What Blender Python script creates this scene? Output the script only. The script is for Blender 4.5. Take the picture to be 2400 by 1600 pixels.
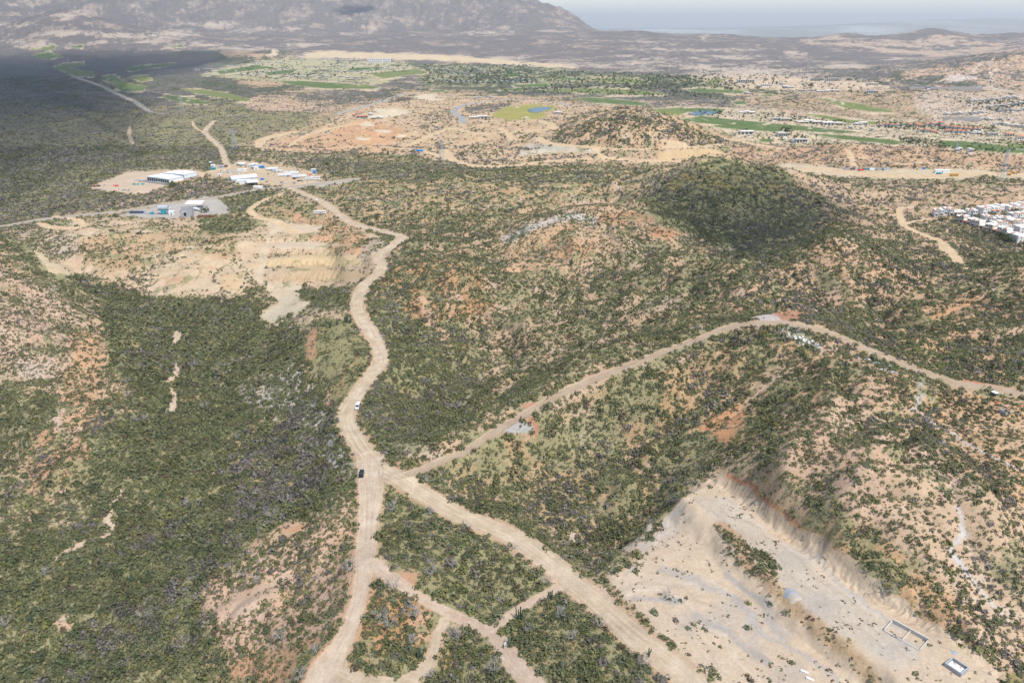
import bpy, math, random
import numpy as np
from mathutils import Vector, Matrix
random.seed(7); rng = np.random.default_rng(11)
for o in list(bpy.data.objects): bpy.data.objects.remove(o)
scn = bpy.context.scene
COL = scn.collection

# ---------------------------------------------------------------- camera
F = 1779.0; PITCH = math.radians(22.6); CH = 180.0       # focal length in photo pixels (2400 wide), tilt, height
cp, sp = math.cos(PITCH), math.sin(PITCH)
cam = bpy.data.cameras.new('camera'); cam.sensor_width = 36; cam.lens = 36*F/2400
cam.clip_start = 1; cam.clip_end = 200000
co = bpy.data.objects.new('camera', cam); COL.objects.link(co)
co.location = (0, 0, CH); co.rotation_euler = (math.radians(90)-PITCH, 0, 0)
scn.camera = co
# ---------------------------------------------------------------- sky, sun, exposure
SUN_EL, SUN_AZ = math.radians(60), math.radians(138)      # azimuth clockwise from +Y (view direction)
w = bpy.data.worlds.new('World'); scn.world = w; w.use_nodes = True
nt = w.node_tree; bg = nt.nodes['Background']
sky = nt.nodes.new('ShaderNodeTexSky'); sky.sky_type = 'NISHITA'; sky.sun_disc = False
sky.sun_elevation = SUN_EL; sky.sun_rotation = SUN_AZ
sky.air_density = 1.0; sky.dust_density = 0.6; sky.ozone_density = 1.0; sky.altitude = 200
nt.links.new(sky.outputs[0], bg.inputs[0]); bg.inputs[1].default_value = 0.15
sl = bpy.data.lights.new('sun', 'SUN'); sl.energy = 3.6; sl.angle = math.radians(0.55); sl.color = (1, .955, .89)
so = bpy.data.objects.new('sun', sl); COL.objects.link(so); so.location = (0, 0, 3000)
sdir = Vector((math.sin(SUN_AZ)*math.cos(SUN_EL), math.cos(SUN_AZ)*math.cos(SUN_EL), math.sin(SUN_EL)))
so.rotation_euler = sdir.to_track_quat('Z', 'Y').to_euler()
scn.view_settings.view_transform = 'Standard'; scn.view_settings.look = 'None'
scn.view_settings.exposure = 0.5; scn.view_settings.gamma = 1
scn.render.engine = 'CYCLES'
scn.render.resolution_x = 1024; scn.render.resolution_y = 682
scn.cycles.max_bounces = 4; scn.cycles.diffuse_bounces = 2; scn.cycles.volume_bounces = 0
scn.cycles.transparent_max_bounces = 16

# ---------------------------------------------------------------- numeric helpers
_p = rng.permutation(512); _g = rng.uniform(0, 2*np.pi, 512); _gx, _gy = np.cos(_g), np.sin(_g)
def gn(x, y):
    xi = np.floor(x).astype(np.int64); yi = np.floor(y).astype(np.int64)
    fx = x-xi; fy = y-yi
    u = fx*fx*fx*(fx*(fx*6-15)+10); v = fy*fy*fy*(fy*(fy*6-15)+10)
    def c(a, b):
        h = _p[(_p[(xi+a) & 511] + yi+b) & 511]
        return _gx[h]*(fx-a) + _gy[h]*(fy-b)
    a = c(0, 0); a = a+(c(1, 0)-a)*u; b = c(0, 1); b = b+(c(1, 1)-b)*u
    return (a+(b-a)*v)*1.5
def fbm(x, y, L, octs=4, gain=.5, seed=0):
    x = np.asarray(x)/L+seed*17.3; y = np.asarray(y)/L+seed*9.1
    s = 0; a = 1.; t = 0
    for k in range(octs):
        s = s+a*gn(x, y); t += a; a *= gain; x, y = x*1.93*.8+y*1.93*.6+5.2, -x*1.93*.6+y*1.93*.8+1.3
    return s/t*1.4
def sstep(a, b, x):
    t = np.clip((x-a)/(b-a), 0, 1); return t*t*(3-2*t)
def project(x, y, z):
    d = y*cp+(CH-z)*sp
    return 1200+F*x/d, 800+F*((CH-z)*cp-y*sp)/d
def unproj(px, py, z):
    dy = py-800.; t = (CH-z)/(F*sp+dy*cp)
    return (px-1200)*t, (F*cp-dy*sp)*t
def UV(x, y): return x/y, np.log(y)

# ---------------------------------------------------------------- terrain: heights surveyed at control points
V = [ # (px, py, z, roughness) seen in the photo
(1640,1600,4,1),(1400,1380,2,1),(1100,1210,0,1),(900,1110,0,1),(850,1080,0,1),(810,980,-1,1),(860,900,-1,1),(895,830,0,1),(835,720,0,1),
(890,610,1,1),(940,560,2,1),(780,490,1,1),(660,430,0,1),(560,395,0,1),(525,370,0,1),(480,300,2,1),(860,1300,0,1),(840,1400,-1,1),(770,1540,-3,1),(820,1590,-3,1),
(1100,1350,-5,2),(1200,1600,-3,2),(1250,1480,-4,2),(1000,1500,-4,2),(950,1250,-4,2),(1050,1420,-3,1),
# left valley
(440,720,-30,3),(420,900,-34,3),(400,1000,-34,3),(270,1180,-36,3),(140,1400,-38,3),(60,1600,-42,3),(350,1450,-34,4),(450,1590,-32,3),
(500,1200,-28,4),(620,1050,-26,5),(620,900,-24,5),(700,1150,-18,4),(760,1000,-10,4),(650,800,-24,4),(550,730,-26,3),(300,740,-26,4),(200,660,-20,4),
(0,620,4,7),(120,690,-4,8),(180,760,-10,8),(0,800,0,8),(90,860,-14,7),(240,830,-14,7),(200,1000,-18,7),(0,1000,-24,6),(130,1100,-26,5),(0,1250,-32,4),(0,1450,-38,4),
(560,1290,-12,4),(700,1240,-6,3),(480,1430,-22,4),(650,1400,-14,6),(600,1540,-20,5),(720,1500,-9,4),(830,1180,-1,2),(800,1280,-4,4),
# terraces, quarry pits on the left
(500,560,-6,2),(700,530,-4,2),(400,590,-10,5),(300,620,-13,5),(500,650,-18,5),(560,600,-12,4),(680,700,-25,1),(650,730,-26,1),(600,640,-20,2),
(740,560,-7,1),(730,590,-10,1),(740,625,-15,1),(760,660,-22,1),(820,600,-4,2),(800,680,-8,2),(150,560,-6,4),(100,620,-12,5),(80,580,-10,4),
(800,770,-3,1),(790,830,-3,1),(720,800,-10,2),(700,760,-18,2),(780,900,-6,3),(740,900,-14,4),
(200,500,-4,1),(0,520,-5,1),(450,490,-4,1),(350,500,-4,1),(200,420,-3,1),(400,430,-1,1),(0,430,-3,1),(250,360,0,2),(0,330,0,2),(400,320,0,3),
# right of the main road
(1000,850,-8,5),(950,920,-12,4),(1080,890,-20,4),(1100,980,-14,4),(950,1030,-3,2),(930,800,-6,5),(1000,700,6,8),(960,640,8,7),(1050,780,-6,6),(1180,780,-12,6),
(1100,640,16,8),(1200,700,2,8),(1000,560,8,6),(1100,520,10,7),(1200,570,12,8),(1000,470,6,6),(900,470,4,4),(850,420,2,3),(950,410,2,3),
(1380,500,30,7),(1250,520,22,7),(1300,600,14,6),(1200,640,6,7),(1400,600,14,7),(1500,560,22,7),(1600,600,14,7),(1520,500,26,6),
(1450,700,6,8),(1300,760,-4,7),(1600,740,14,6),(1380,840,-2,7),(1700,680,24,7),(1250,880,-4,6),(1550,660,14,8),(1700,620,22,8),
(1200,450,14,6),(1100,420,8,5),(1350,430,14,6),(1200,395,3,3),(1400,400,8,4),
# ridge road
(1000,1100,2,2),(1100,1040,6,3),(1250,960,13,3),(1400,880,20,3),(1500,840,25,3),(1650,780,34,2),(1780,755,41,1),(1850,750,44,1),(1920,770,43,1),(2050,835,38,2),(2200,890,37,2),(2400,930,38,2),
(1960,545,54,3),(1880,570,47,3),(1820,605,40,3),(1740,650,32,3),(2060,590,45,3),(2150,633,36,3),(2250,620,39,3),(2400,600,45,3),
(2000,640,38,7),(1950,690,28,7),(2080,720,24,7),(2050,780,28,5),(2200,700,30,7),(2180,800,32,6),(2400,700,38,7),(2350,820,38,6),(1820,690,28,5),
# hill south of the ridge road
(1850,850,34,7),(1700,870,24,8),(1600,930,14,8),(1950,930,36,7),(2060,1000,37,7),(1750,1000,18,8),(1500,960,8,7),(1400,1040,-2,6),(1280,1080,-4,5),
(1150,1120,-6,3),(1200,1180,-9,4),(1350,1200,-13,4),(1500,1200,-11,4),(1450,1120,-4,6),(1600,1080,6,6),(1350,1290,-12,2),(1450,1300,-9,1),(1540,1230,-6,1),
(2200,970,34,4),(2330,960,35,2),(2380,1060,31,5),(2150,1080,36,7),(2000,1150,31,7),(1850,1100,26,7),(2250,1180,32,7),(2400,1250,24,7),
(1850,1215,14,3),(2000,1300,13.5,3),(2150,1350,14,5),(2300,1400,13,5),(2250,1480,13,4),(2390,1500,8,5),(2400,1600,6,4),
# right quarry floor
(1670,1110,13,1),(1640,1150,9,.3),(1700,1180,8,.2),(1850,1300,8,.2),(2000,1400,8,.2),(2100,1480,8,.2),(2250,1560,8,.2),
(1560,1280,1,.4),(1500,1360,2.5,.3),(1700,1330,2.5,.3),(1800,1450,2,.3),(1900,1550,1.5,.3),(2050,1600,4,.5),(1600,1450,2.5,.5),(1700,1590,2.5,.5),
# mid distance
(1100,370,1,1),(1300,375,1,1),(1500,380,1,1),(1600,365,2,1),(900,350,2,4),(1000,300,6,5),(1200,340,5,5),(700,330,2,3),(850,300,4,4),
(600,290,10,5),(620,240,22,5),(700,260,14,4),(1250,260,3,1),(1100,270,3,2),(1400,340,16,5),(1600,330,18,5),(1480,300,38,5),
(1700,375,42,5),(1600,400,36,5),(1820,400,34,5),(1900,440,18,6),(1500,440,20,6),(1700,470,22,6),(1700,560,6,6),(1850,520,6,6),(1600,520,14,6),
(2000,390,2,1),(2200,410,2,1),(2400,420,3,2),(2000,350,10,5),(2200,350,12,6),(2400,365,10,6),(2000,470,5,6),(2200,470,4,5),(2100,560,2,5),(2200,600,2,3),(2300,520,1,1),(2400,500,1,1),(2350,560,0,1),(2400,450,8,6),
(200,240,2,3),(0,220,2,3),(500,230,2,2),(800,220,4,3),(1000,220,2,2),(1200,210,0,2),(1500,220,0,3),(1800,260,2,3),(1900,240,6,6),(2100,300,2,2),(2350,330,2,1),(2350,240,10,5),(2150,210,25,5),
]
Dp = [ # (px, distance, z, roughness): ground behind ridges and far land
(1960,575,10,3),(1850,590,8,3),(2080,560,6,3),(2300,545,8,3),(2180,545,4,3),(1960,640,8,5),(2150,600,4,4),(1450,800,8,6),(1300,780,8,6),(1700,990,10,5),(1850,960,6,4),(1560,960,8,4),
(1480,1335,52,5),(1400,1340,40,5),(1580,1330,42,5),(1300,1320,18,4),(1690,1300,14,4),(1480,1600,6,3),(1300,1650,3,2),(1650,1600,3,2),(620,2100,10,3),
(-600,200,-30,4),(-600,500,5,6),(-500,1000,0,3),(-300,2000,0,4),(3000,200,20,5),(3000,500,40,6),(3000,1000,5,5),(2900,2000,20,5),(300,120,-45,3),(1200,110,-4,2),(2200,110,4,2),
(0,3000,0,10),(600,3000,0,5),(1200,3000,0,5),(1700,3000,8,8),(2050,2900,15,10),(2250,2900,45,12),(2400,3000,85,14),(2700,3000,110,14),(2400,2600,25,8),(2400,4200,60,14),(2100,3900,20,10),
(0,4500,10,25),(150,5700,290,8),(40,5500,185,14),(260,5500,190,14),(150,5100,140,14),(150,6500,210,20),(300,4600,35,20),(330,5400,150,20),(500,4500,25,20),(800,4600,20,12),(1200,4600,30,12),(1600,4600,40,14),(1900,4700,40,14),(2200,5000,50,18),
(1400,6800,128,14),(1000,6800,110,14),(1650,6700,112,14),(1900,6600,88,10),(1880,6200,84,8),(1980,6200,118,14),(2060,6200,95,12),(2190,6200,160,16),(2300,6200,100,16),(2400,6100,112,18),(2120,6200,112,12),(2600,6200,130,20),(2100,7000,70,8),(2300,7000,70,8),
(1400,9000,40,5),(1700,9000,30,5),(2100,9000,20,5),(2400,9000,20,5),(600,6500,110,20),(200,6500,140,30),(0,6200,140,35),(-300,6500,220,40),
(1410,8200,118,20),(1380,8600,175,35),(1344,8900,265,50),(1310,9100,315,50),(1276,9300,395,50),(1242,9500,440,60),(1200,9600,500,60),(1150,9700,475,60),(1120,9900,385,40),(1100,9900,400,40),(1060,9900,500,60),(900,9500,620,80),(600,9300,640,90),(300,9000,640,90),(0,8600,660,90),(-400,8500,700,80),
(1000,8000,170,30),(700,7800,200,40),(400,7800,260,50),(100,7600,280,50),
(1440,9800,30,5),(1400,11500,60,10),(1000,13000,300,40),(0,13000,500,60),
(1500,16000,0,4),(2000,16000,0,4),(2400,16000,0,4),(1500,30000,0,4),(2000,30000,30,10),(2400,26000,420,30),(2300,27000,330,30),(2100,28000,180,20),(2700,26000,300,30),(1500,55000,0,2),(2300,55000,300,20),(0,55000,0,0),(1000,30000,100,10),
]
cu, cv, cz, ca = [], [], [], []
for px, py, z, a in V:
    x, y = unproj(px, py, z); cu.append(x/y); cv.append(math.log(y)); cz.append(z); ca.append(a)
for px, D, z, a in Dp:
    d = D*cp+(CH-z)*sp; cu.append((px-1200)*d/(F*D)); cv.append(math.log(D)); cz.append(z); ca.append(a)
cu, cv, cz, ca = map(np.array, (cu, cv, cz, ca))
def _ph(r2): return r2*np.log(r2+1e-9)*.5
n = len(cu); K = _ph((cu[:, None]-cu)**2+(cv[:, None]-cv)**2)+np.eye(n)*2e-5
Pm = np.stack([np.ones(n), cu, cv], 1)
A = np.block([[K, Pm], [Pm.T, np.zeros((3, 3))]])
wt = np.linalg.solve(A, np.concatenate([cz, np.zeros(3)]))

# the sheet: rows by distance, columns by bearing
NC = 980
dd = np.exp(np.linspace(math.log(112), math.log(60000), 6000))
dens = 1.25*759*CH/dd*1.0+95
cum = np.concatenate([[0], np.cumsum((dens[1:]+dens[:-1])/2*np.diff(np.log(dd)))])
NR = int(cum[-1]); vrow = np.interp(np.linspace(0, cum[-1], NR), cum, np.log(dd))
drow = np.exp(vrow)
def umaxf(D): return .78+.38*np.exp(-(D-112)/220.)
umr = umaxf(drow)
cc = np.linspace(-1, 1, NC)
GU = umr[:, None]*cc[None, :]; GY = np.repeat(drow[:, None], NC, 1); GX = GU*GY; GV = np.log(GY)
# coarse evaluation of the survey, then bilinear
cr = np.linspace(vrow[0], vrow[-1], 420); ccc = np.linspace(-1.2, 1.2, 320)
Uc, Vc = np.meshgrid(ccc, cr)
Hc = wt[n]+wt[n+1]*Uc+wt[n+2]*Vc; num = np.zeros_like(Hc); den = np.zeros_like(Hc)
for i in range(n):
    r2 = (Uc-cu[i])**2+(Vc-cv[i])**2
    Hc += wt[i]*_ph(r2); q = 1/(r2+2e-4)**1.5; num += q*ca[i]; den += q
Ac = num/den
def bil(Gd, r, c):
    r = np.clip(r, 0, Gd.shape[0]-1.001); c = np.clip(c, 0, Gd.shape[1]-1.001)
    i = r.astype(int); j = c.astype(int); fr = r-i; fc = c-j
    if Gd.ndim == 3: fr = fr[..., None]; fc = fc[..., None]
    return (Gd[i, j]*(1-fc)+Gd[i, j+1]*fc)*(1-fr)+(Gd[i+1, j]*(1-fc)+Gd[i+1, j+1]*fc)*fr
rr = (GV-cr[0])/(cr[1]-cr[0]); ccx = (GU+1.2)/(ccc[1]-ccc[0])
H = bil(Hc, rr, ccx); AMP = bil(Ac, rr, ccx)
# gullies: billowed noise gives rounded spurs with sharp channels
wx = GX+fbm(GX, GY, 60, 2, seed=3)*22; wy = GY+fbm(GX, GY, 60, 2, seed=4)*22
farf = sstep(1800, 4500, GY)
b1 = np.abs(fbm(wx, wy, 95, 4, .48, 1)); b2 = np.abs(fbm(wx, wy, 34, 3, .5, 2))
b3 = np.abs(fbm(GX+fbm(GX, GY, 500, 2, seed=8)*200, GY, 900, 6, .52, 5))
GUL = np.clip(b1*2.2, 0, 1)
b0 = fbm(wx, wy, 130, 3, seed=7)
H = H+AMP*(1-farf)*(b0*.55+(b1-.25)*1.95+(b2-.2)*1.05)+farf*AMP*((b3-.22)*1.9+(np.abs(fbm(GX+60*b3, GY, 260, 4, .6, seed=9))-.25)*.9)
H = H+fbm(GX, GY, 9, 3, seed=6)*.35*np.clip(AMP/4, .1, 1)*(1-farf)
# quarry floors, levelled; benches cut on the left
def sdist(W_, X, Y):
    d = np.full(X.shape, 1e9); ins = np.zeros(X.shape, bool)
    for i in range(len(W_)):
        a = np.array(W_[i]); b = np.array(W_[(i+1) % len(W_)]); e = b-a; t = np.clip(((X-a[0])*e[0]+(Y-a[1])*e[1])/(e@e), 0, 1); d = np.minimum(d, np.hypot(X-a[0]-t*e[0], Y-a[1]-t*e[1]))
        ins ^= ((a[1] > Y) != (b[1] > Y)) & (X < (b[0]-a[0])*(Y-a[1])/(b[1]-a[1]+1e-9)+a[0])
    return np.where(ins, d, -d)
def level(P, UP, edge):
    W_ = [unproj(px, py, 8 if py+.0 < 1130+(px-1600)*.8 else 2) for px, py in P]; U_ = [unproj(px, py, 8) for px, py in UP]
    sel = (GX > min(p[0] for p in W_)-edge) & (GX < max(p[0] for p in W_)+edge) & (GY > min(p[1] for p in W_)-edge) & (GY < max(p[1] for p in W_)+edge)
    X, Y = GX[sel], GY[sel]; X = X+fbm(X, Y, 9, 2, seed=61)*1.5; Y = Y+fbm(X, Y, 9, 2, seed=62)*1.5
    k = sstep(-edge, 0, sdist(W_, X, Y)); up = sstep(-9, 0, sdist(U_, X, Y)); zf = 2+6.*up+.3*fbm(X, Y, 14, 3, seed=63)+.8*np.abs(fbm(X, Y, 7, 3, seed=66))*up*(1-up)*4
    face = 4*k*(1-k); H[sel] = H[sel]*(1-k)+zf*k+face*(np.abs(fbm(X, Y, 4.5, 3, .6, seed=67))-.3)*1.6
QUP = [(1612, 1165), (1655, 1140), (1700, 1160), (1830, 1270), (1960, 1370), (2090, 1445), (2210, 1510), (2320, 1590), (2400, 1720), (2250, 1720), (2150, 1620), (2060, 1545), (1960, 1468), (1850, 1385), (1760, 1305), (1690, 1235), (1630, 1195)]
level([(1500, 1265), (1600, 1175), (1655, 1140), (1700, 1160), (1830, 1270), (1960, 1370), (2090, 1445), (2210, 1510), (2320, 1590), (2400, 1720), (1800, 1720), (1640, 1590), (1520, 1460), (1450, 1390), (1440, 1340)], QUP, 11)
sel = (GY > 480) & (GY < 900) & (GX < -60) & (GX > -420)
Xs, Ys = GX[sel], GY[sel]; pxs, pys = project(Xs, Ys, H[sel])
yb = unproj(740, 660, -22)[1]; yt_ = unproj(740, 545, -6)[1]; tb = np.clip((Ys-yb+6*fbm(Xs, Ys, 70, 2, seed=64))/(yt_-yb), 0, 1)*4; fl = np.floor(tb); fr_ = tb-fl
ht = -22+4.*(fl+sstep(.05, .4, fr_)); k = sstep(0, 45, np.minimum(np.minimum(pxs-600, 810-pxs), np.minimum((pys-535)*1.5, (672-pys)*1.5)))
rl = np.abs(np.sin(Xs/1.9+fbm(Xs, Ys, 10, 2, seed=65)*3))*2.6*sstep(.05, .12, fr_)*(1-sstep(.3, .42, fr_)); H[sel] = H[sel]*(1-k)+(ht-rl)*k
def rc(x, y):
    v = np.log(np.maximum(y, 1.)); r = np.interp(v, vrow, np.arange(NR))
    c = (x/y/umaxf(y)+1)/2*(NC-1); return r, c
def samp(Gd, x, y):
    r, c = rc(np.asarray(x, float), np.asarray(y, float)); return bil(Gd, r, c)
_ds = np.exp(np.linspace(math.log(115), math.log(55000), 5000))
def ground(px, py):
    """where the line of sight of a photo pixel first meets the ground"""
    dy = py-800.; ky = F*cp-dy*sp; kz = -F*sp-dy*cp
    xs = (px-1200)/ky*_ds; zs = CH+kz/ky*_ds
    h = samp(H, xs, _ds)
    k = np.argmax(zs < h)
    if k == 0: k = 4900
    a = (zs[k-1]-h[k-1]); b = (h[k]-zs[k]); t = a/(a+b+1e-9); D = _ds[k-1]+(_ds[k]-_ds[k-1])*t
    return (px-1200)/ky*D, D
# ---------------------------------------------------------------- roads: traced, laid on the ground, benched into it
RD = np.full(H.shape, 9.9); RS = np.zeros(H.shape); RID = np.full(H.shape, -1); RM = np.full(H.shape, 9999.)
def catmull(P, step):
    P = np.array(P, float); out = []
    Q = np.vstack([2*P[0]-P[1], P, 2*P[-1]-P[-2]])
    for i in range(1, len(Q)-2):
        L = np.linalg.norm(Q[i+1]-Q[i]); m = max(2, int(L/step)); t = np.linspace(0, 1, m, endpoint=False)[:, None]
        a, b, c, d = Q[i-1], Q[i], Q[i+1], Q[i+2]
        out.append(.5*(2*b+(c-a)*t+(2*a-5*b+4*c-d)*t*t+(-a+3*b-3*c+d)*t**3))
    return np.vstack(out+[P[-1:]])
ROADS = []
def road(idx, pts, w, soft=None, berm=0., bench=1.):
    """pts = (px, py[, width])"""
    G = [(*ground(p[0], p[1]), (p[2] if len(p) > 2 else w)) for p in pts]
    D0 = np.mean([g[1] for g in G])
    P = catmull(G, max(1.5, D0/160)); ws = P[:, 2]
    z = samp(H, P[:, 0], P[:, 1]); k = 9; zp = np.pad(z, k, mode='edge'); zs = np.convolve(zp, np.ones(2*k+1)/(2*k+1), 'valid')
    seg = np.linalg.norm(np.diff(P[:, :2], axis=0), axis=1); S = np.concatenate([[0], np.cumsum(seg)])
    ROADS.append((P, zs, S))
    soft = soft or w*1.1
    bestd = np.full(H.shape, 9999.); bz = np.zeros(H.shape)
    R, C = rc(P[:, 0], P[:, 1])
    for i in range(len(P)-1):
        a = P[i, :2]; b = P[i+1, :2]; m = ws[i]/2+soft+2
        ys = np.array([min(a[1], b[1])-m, max(a[1], b[1])+m]); r0, r1 = np.interp(np.log(np.maximum(ys, 100)), vrow, np.arange(NR)).astype(int)
        y0 = max(min(a[1], b[1])-m, 112.)
        cs = [((x/yy)/umaxf(yy)+1)/2*(NC-1) for x in (min(a[0], b[0])-m, max(a[0], b[0])+m) for yy in (y0, max(a[1], b[1])+m)]
        c0 = max(0, int(min(cs))); c1 = min(NC, int(max(cs))+2); r1 = min(NR, r1+2)
        if c1 <= c0 or r1 <= r0: continue
        X = GX[r0:r1, c0:c1]; Y = GY[r0:r1, c0:c1]; d = b-a; L2 = d@d
        t = np.clip(((X-a[0])*d[0]+(Y-a[1])*d[1])/L2, 0, 1)
        ex = X-a[0]-t*d[0]; ey = Y-a[1]-t*d[1]; dist = np.hypot(ex, ey); sg = np.sign(ex*d[1]-ey*d[0])
        ww = ws[i]+(ws[i+1]-ws[i])*t
        q = dist-ww/2; B = bestd[r0:r1, c0:c1]; msk = q < B
        B[msk] = q[msk]; bz[r0:r1, c0:c1][msk] = (zs[i]+(zs[i+1]-zs[i])*t)[msk]
        nm = (sg*dist/(ww/2)); m2 = msk & (q < np.minimum(RM[r0:r1, c0:c1], ww*.6+2))
        RD[r0:r1, c0:c1][m2] = nm[m2]; RS[r0:r1, c0:c1][m2] = (S[i]+seg[i]*t)[m2]
        RID[r0:r1, c0:c1][m2] = idx; RM[r0:r1, c0:c1][m2] = q[m2]
    k = (1-sstep(0, soft, bestd))*bench
    H[:] = H*(1-k)+bz*k
    if berm: H[:] += .75* berm*np.exp(-((bestd-.9)/.7)**2)*(1+.8*fbm(GX, GY, 7, 2, seed=31))
    return P
ROADN = {}
def defroad(idx, name, label, *a, **k): ROADN[idx] = (name, label); return road(idx, *a, **k)
main = defroad(0, 'dirt_road', 'main', [(1720,1690),(1600,1580),(1480,1480),(1370,1380),(1210,1275),(1060,1195),(930,1118),(870,1075),(826,1020),(812,985),(822,950),(862,890),(893,845),(882,800),(850,750),(838,712),(855,672),(888,640),(893,618),(885,597),(905,580),(938,563,10),(935,552,10),(895,543),(830,525),(785,495),(750,470),(700,450),(650,425),(600,410),(560,396),(530,382),(524,360),(512,340),(488,320),(482,305),(503,283)], 8.6, berm=.5)
defroad(1, 'dirt_road', 'fork', [(868,1075,11),(870,1150,9.5),(866,1210,7.5),(860,1280,7),(852,1350,5),(835,1430,4.6),(805,1500,5.5),(772,1560,10),(765,1620,14)], 8, berm=.3)
defroad(2, 'dirt_road', 'loop', [(770,1560,7),(800,1592,8),(870,1605,7),(960,1592,4.5),(1010,1545,3),(1025,1490,2.5),(1040,1455,2.5)], 4, berm=.1)
defroad(3, 'dirt_road', 'track', [(875,1320,5),(915,1350,4.5),(990,1400,3.4),(1060,1440,3.6),(1120,1465,4),(1170,1500,4.5),(1210,1560,6),(1270,1620,6)], 4)
defroad(4, 'dirt_road', 'spur', [(1150,1470,3.5),(1220,1430,3),(1270,1395,3),(1305,1375,3.5)], 3)
defroad(5, 'dirt_road', 'ridge', [(930,1122,3.3),(985,1104,3.7),(1030,1085,3.7),(1100,1050,4.1),(1180,1000,4.5),(1250,957,4.5),(1330,915,4.9),(1400,888,5.3),(1470,858,4.5),(1540,830,4.1),(1640,790,4.1),(1720,765,4.9),(1800,754,6.6),(1870,757,6.6),(1930,773,4.9),(2000,805,4.5),(2080,842,4.9),(2160,873,4.9),(2250,900,5.3),(2330,918,5.3),(2460,938,5.7)], 6, berm=.4)
defroad(7, 'gravel_road', 'left', [(-60,540,9),(30,528,9),(80,518,9),(150,507,11),(280,495,12),(400,478,14),(500,465,12),(560,452,10),(620,442,10),(680,438,12),(740,432,16),(830,420,18)], 10)
defroad(8, 'dirt_track', 'bt', [(90,525,10),(140,535,9),(190,530,8),(180,515,8),(130,508,8)], 8)
defroad(9, 'wash', 'w', [(665,452,5),(620,470,6),(588,490,7),(600,505,7),(650,520,9),(690,545,10)], 7)
defroad(10, 'dirt_track', 'behind', [(2140,485,4),(2110,490,5),(2110,510,5),(2120,530,5),(2160,548,6),(2200,560,9),(2220,590,10),(2250,612,7),(2275,622,5)], 6)
defroad(11, 'dirt_track', 't', [(2120,525,4),(2160,515,4),(2200,512,4)], 4)
# mid distance road net
defroad(12, 'dirt_road', 'm', [(975,350,10.4),(1020,362,11.7),(1080,383,13.0),(1130,390,15.6),(1200,386,15.6),(1300,378,13.0),(1400,372,13.0),(1500,376,13.0),(1600,380,18.2),(1680,365,13.0)], 10)
defroad(13, 'dirt_road', 'm2', [(1040,352,16),(1055,368,14),(1070,380,10)], 10)
defroad(14, 'dirt_road', 'm3', [(605,345,10.4),(615,330,18.2),(650,315,20.8),(690,308,18.2)], 12)
defroad(15, 'dirt_road', 'm4', [(605,345,10.4),(680,352,7.8),(760,350,7.8),(860,345,7.8),(975,352,10.4)], 6)
defroad(16, 'dirt_road', 'm5', [(680,343,9.1),(720,318,10.4),(780,302,11.7),(820,290,9.1)], 7)
defroad(17, 'paved_road', 'p1', [(790,268,11.7),(860,247,11.7),(900,236,11.7),(950,220,10.4)], 8)
defroad(18, 'paved_road', 'p2', [(1085,288,14.3),(1080,275,14.3),(1063,262,14.3),(1085,247,13.0),(1120,240,11.7),(1180,235,11.7),(1300,240,11.7),(1330,248,11.7)], 9)
defroad(19, 'dirt_road', 'm6', [(965,340,13.0),(1010,318,13.0),(1060,302,15.6),(1110,312,18.2),(1180,312,18.2),(1270,305,18.2),(1300,300,15.6),(1260,285,15.6),(1200,285,10.4)], 12)
defroad(20, 'dirt_road', 'm7', [(1260,323,18.2),(1300,338,18.2),(1400,343,18.2),(1440,352,15.6),(1500,350,13.0),(1640,345,18.2),(1690,338,13.0)], 12)
defroad(21, 'dirt_road', 'm8', [(1400,352,8),(1412,372,8)], 8)
defroad(22, 'dirt_road', 'm9', [(1200,330,10.4),(1195,315,13.0),(1170,300,10.4)], 8)
defroad(23, 'dirt_road', 'r1', [(1690,320,13.0),(1740,335,13.0),(1830,350,13.0)], 10)
defroad(24, 'dirt_road', 'r2', [(1810,388,14),(1900,398,22),(2000,408,28),(2100,415,26),(2200,412,30),(2300,405,26),(2420,412,30)], 24)
defroad(25, 'dirt_road', 'r3', [(1990,348,5),(1996,370,6),(2000,392,7)], 6)
defroad(26, 'dirt_road', 'r4', [(1950,375,5),(2050,372,5),(2110,385,6),(2160,382,6),(2250,390,6),(2350,398,6)], 6)
defroad(27, 'dirt_road', 'l1', [(170,182,15.6),(260,215,15.6),(310,235,15.6),(345,258,13.0),(380,268,10.4)], 10)
defroad(28, 'dirt_track', 'l2', [(450,285,4),(458,300,4),(480,312,5)], 4)
defroad(29, 'dirt_track', 'l3', [(305,295,3),(303,315,6),(312,338,5)], 5)
defroad(30, 'dirt_road', 'c1', [(545,390,8),(500,400,8),(460,410,9),(420,425,10)], 8)
defroad(31, 'dirt_road', 'h1', [(1600,345,6),(1560,330,8),(1530,315,8),(1520,305,8),(1560,300,6)], 6)
# ---------------------------------------------------------------- what covers the ground (soil colour, shrubs per area, kind of shrub)
PXv, PYv = project(GX, GY, H)
def srgb(c): 
    c = np.array(c, float)/255; return np.where(c < .04045, c/12.92, ((c+.055)/1.055)**2.4)
KA = .60
def alb(c): return srgb(c)*KA
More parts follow.
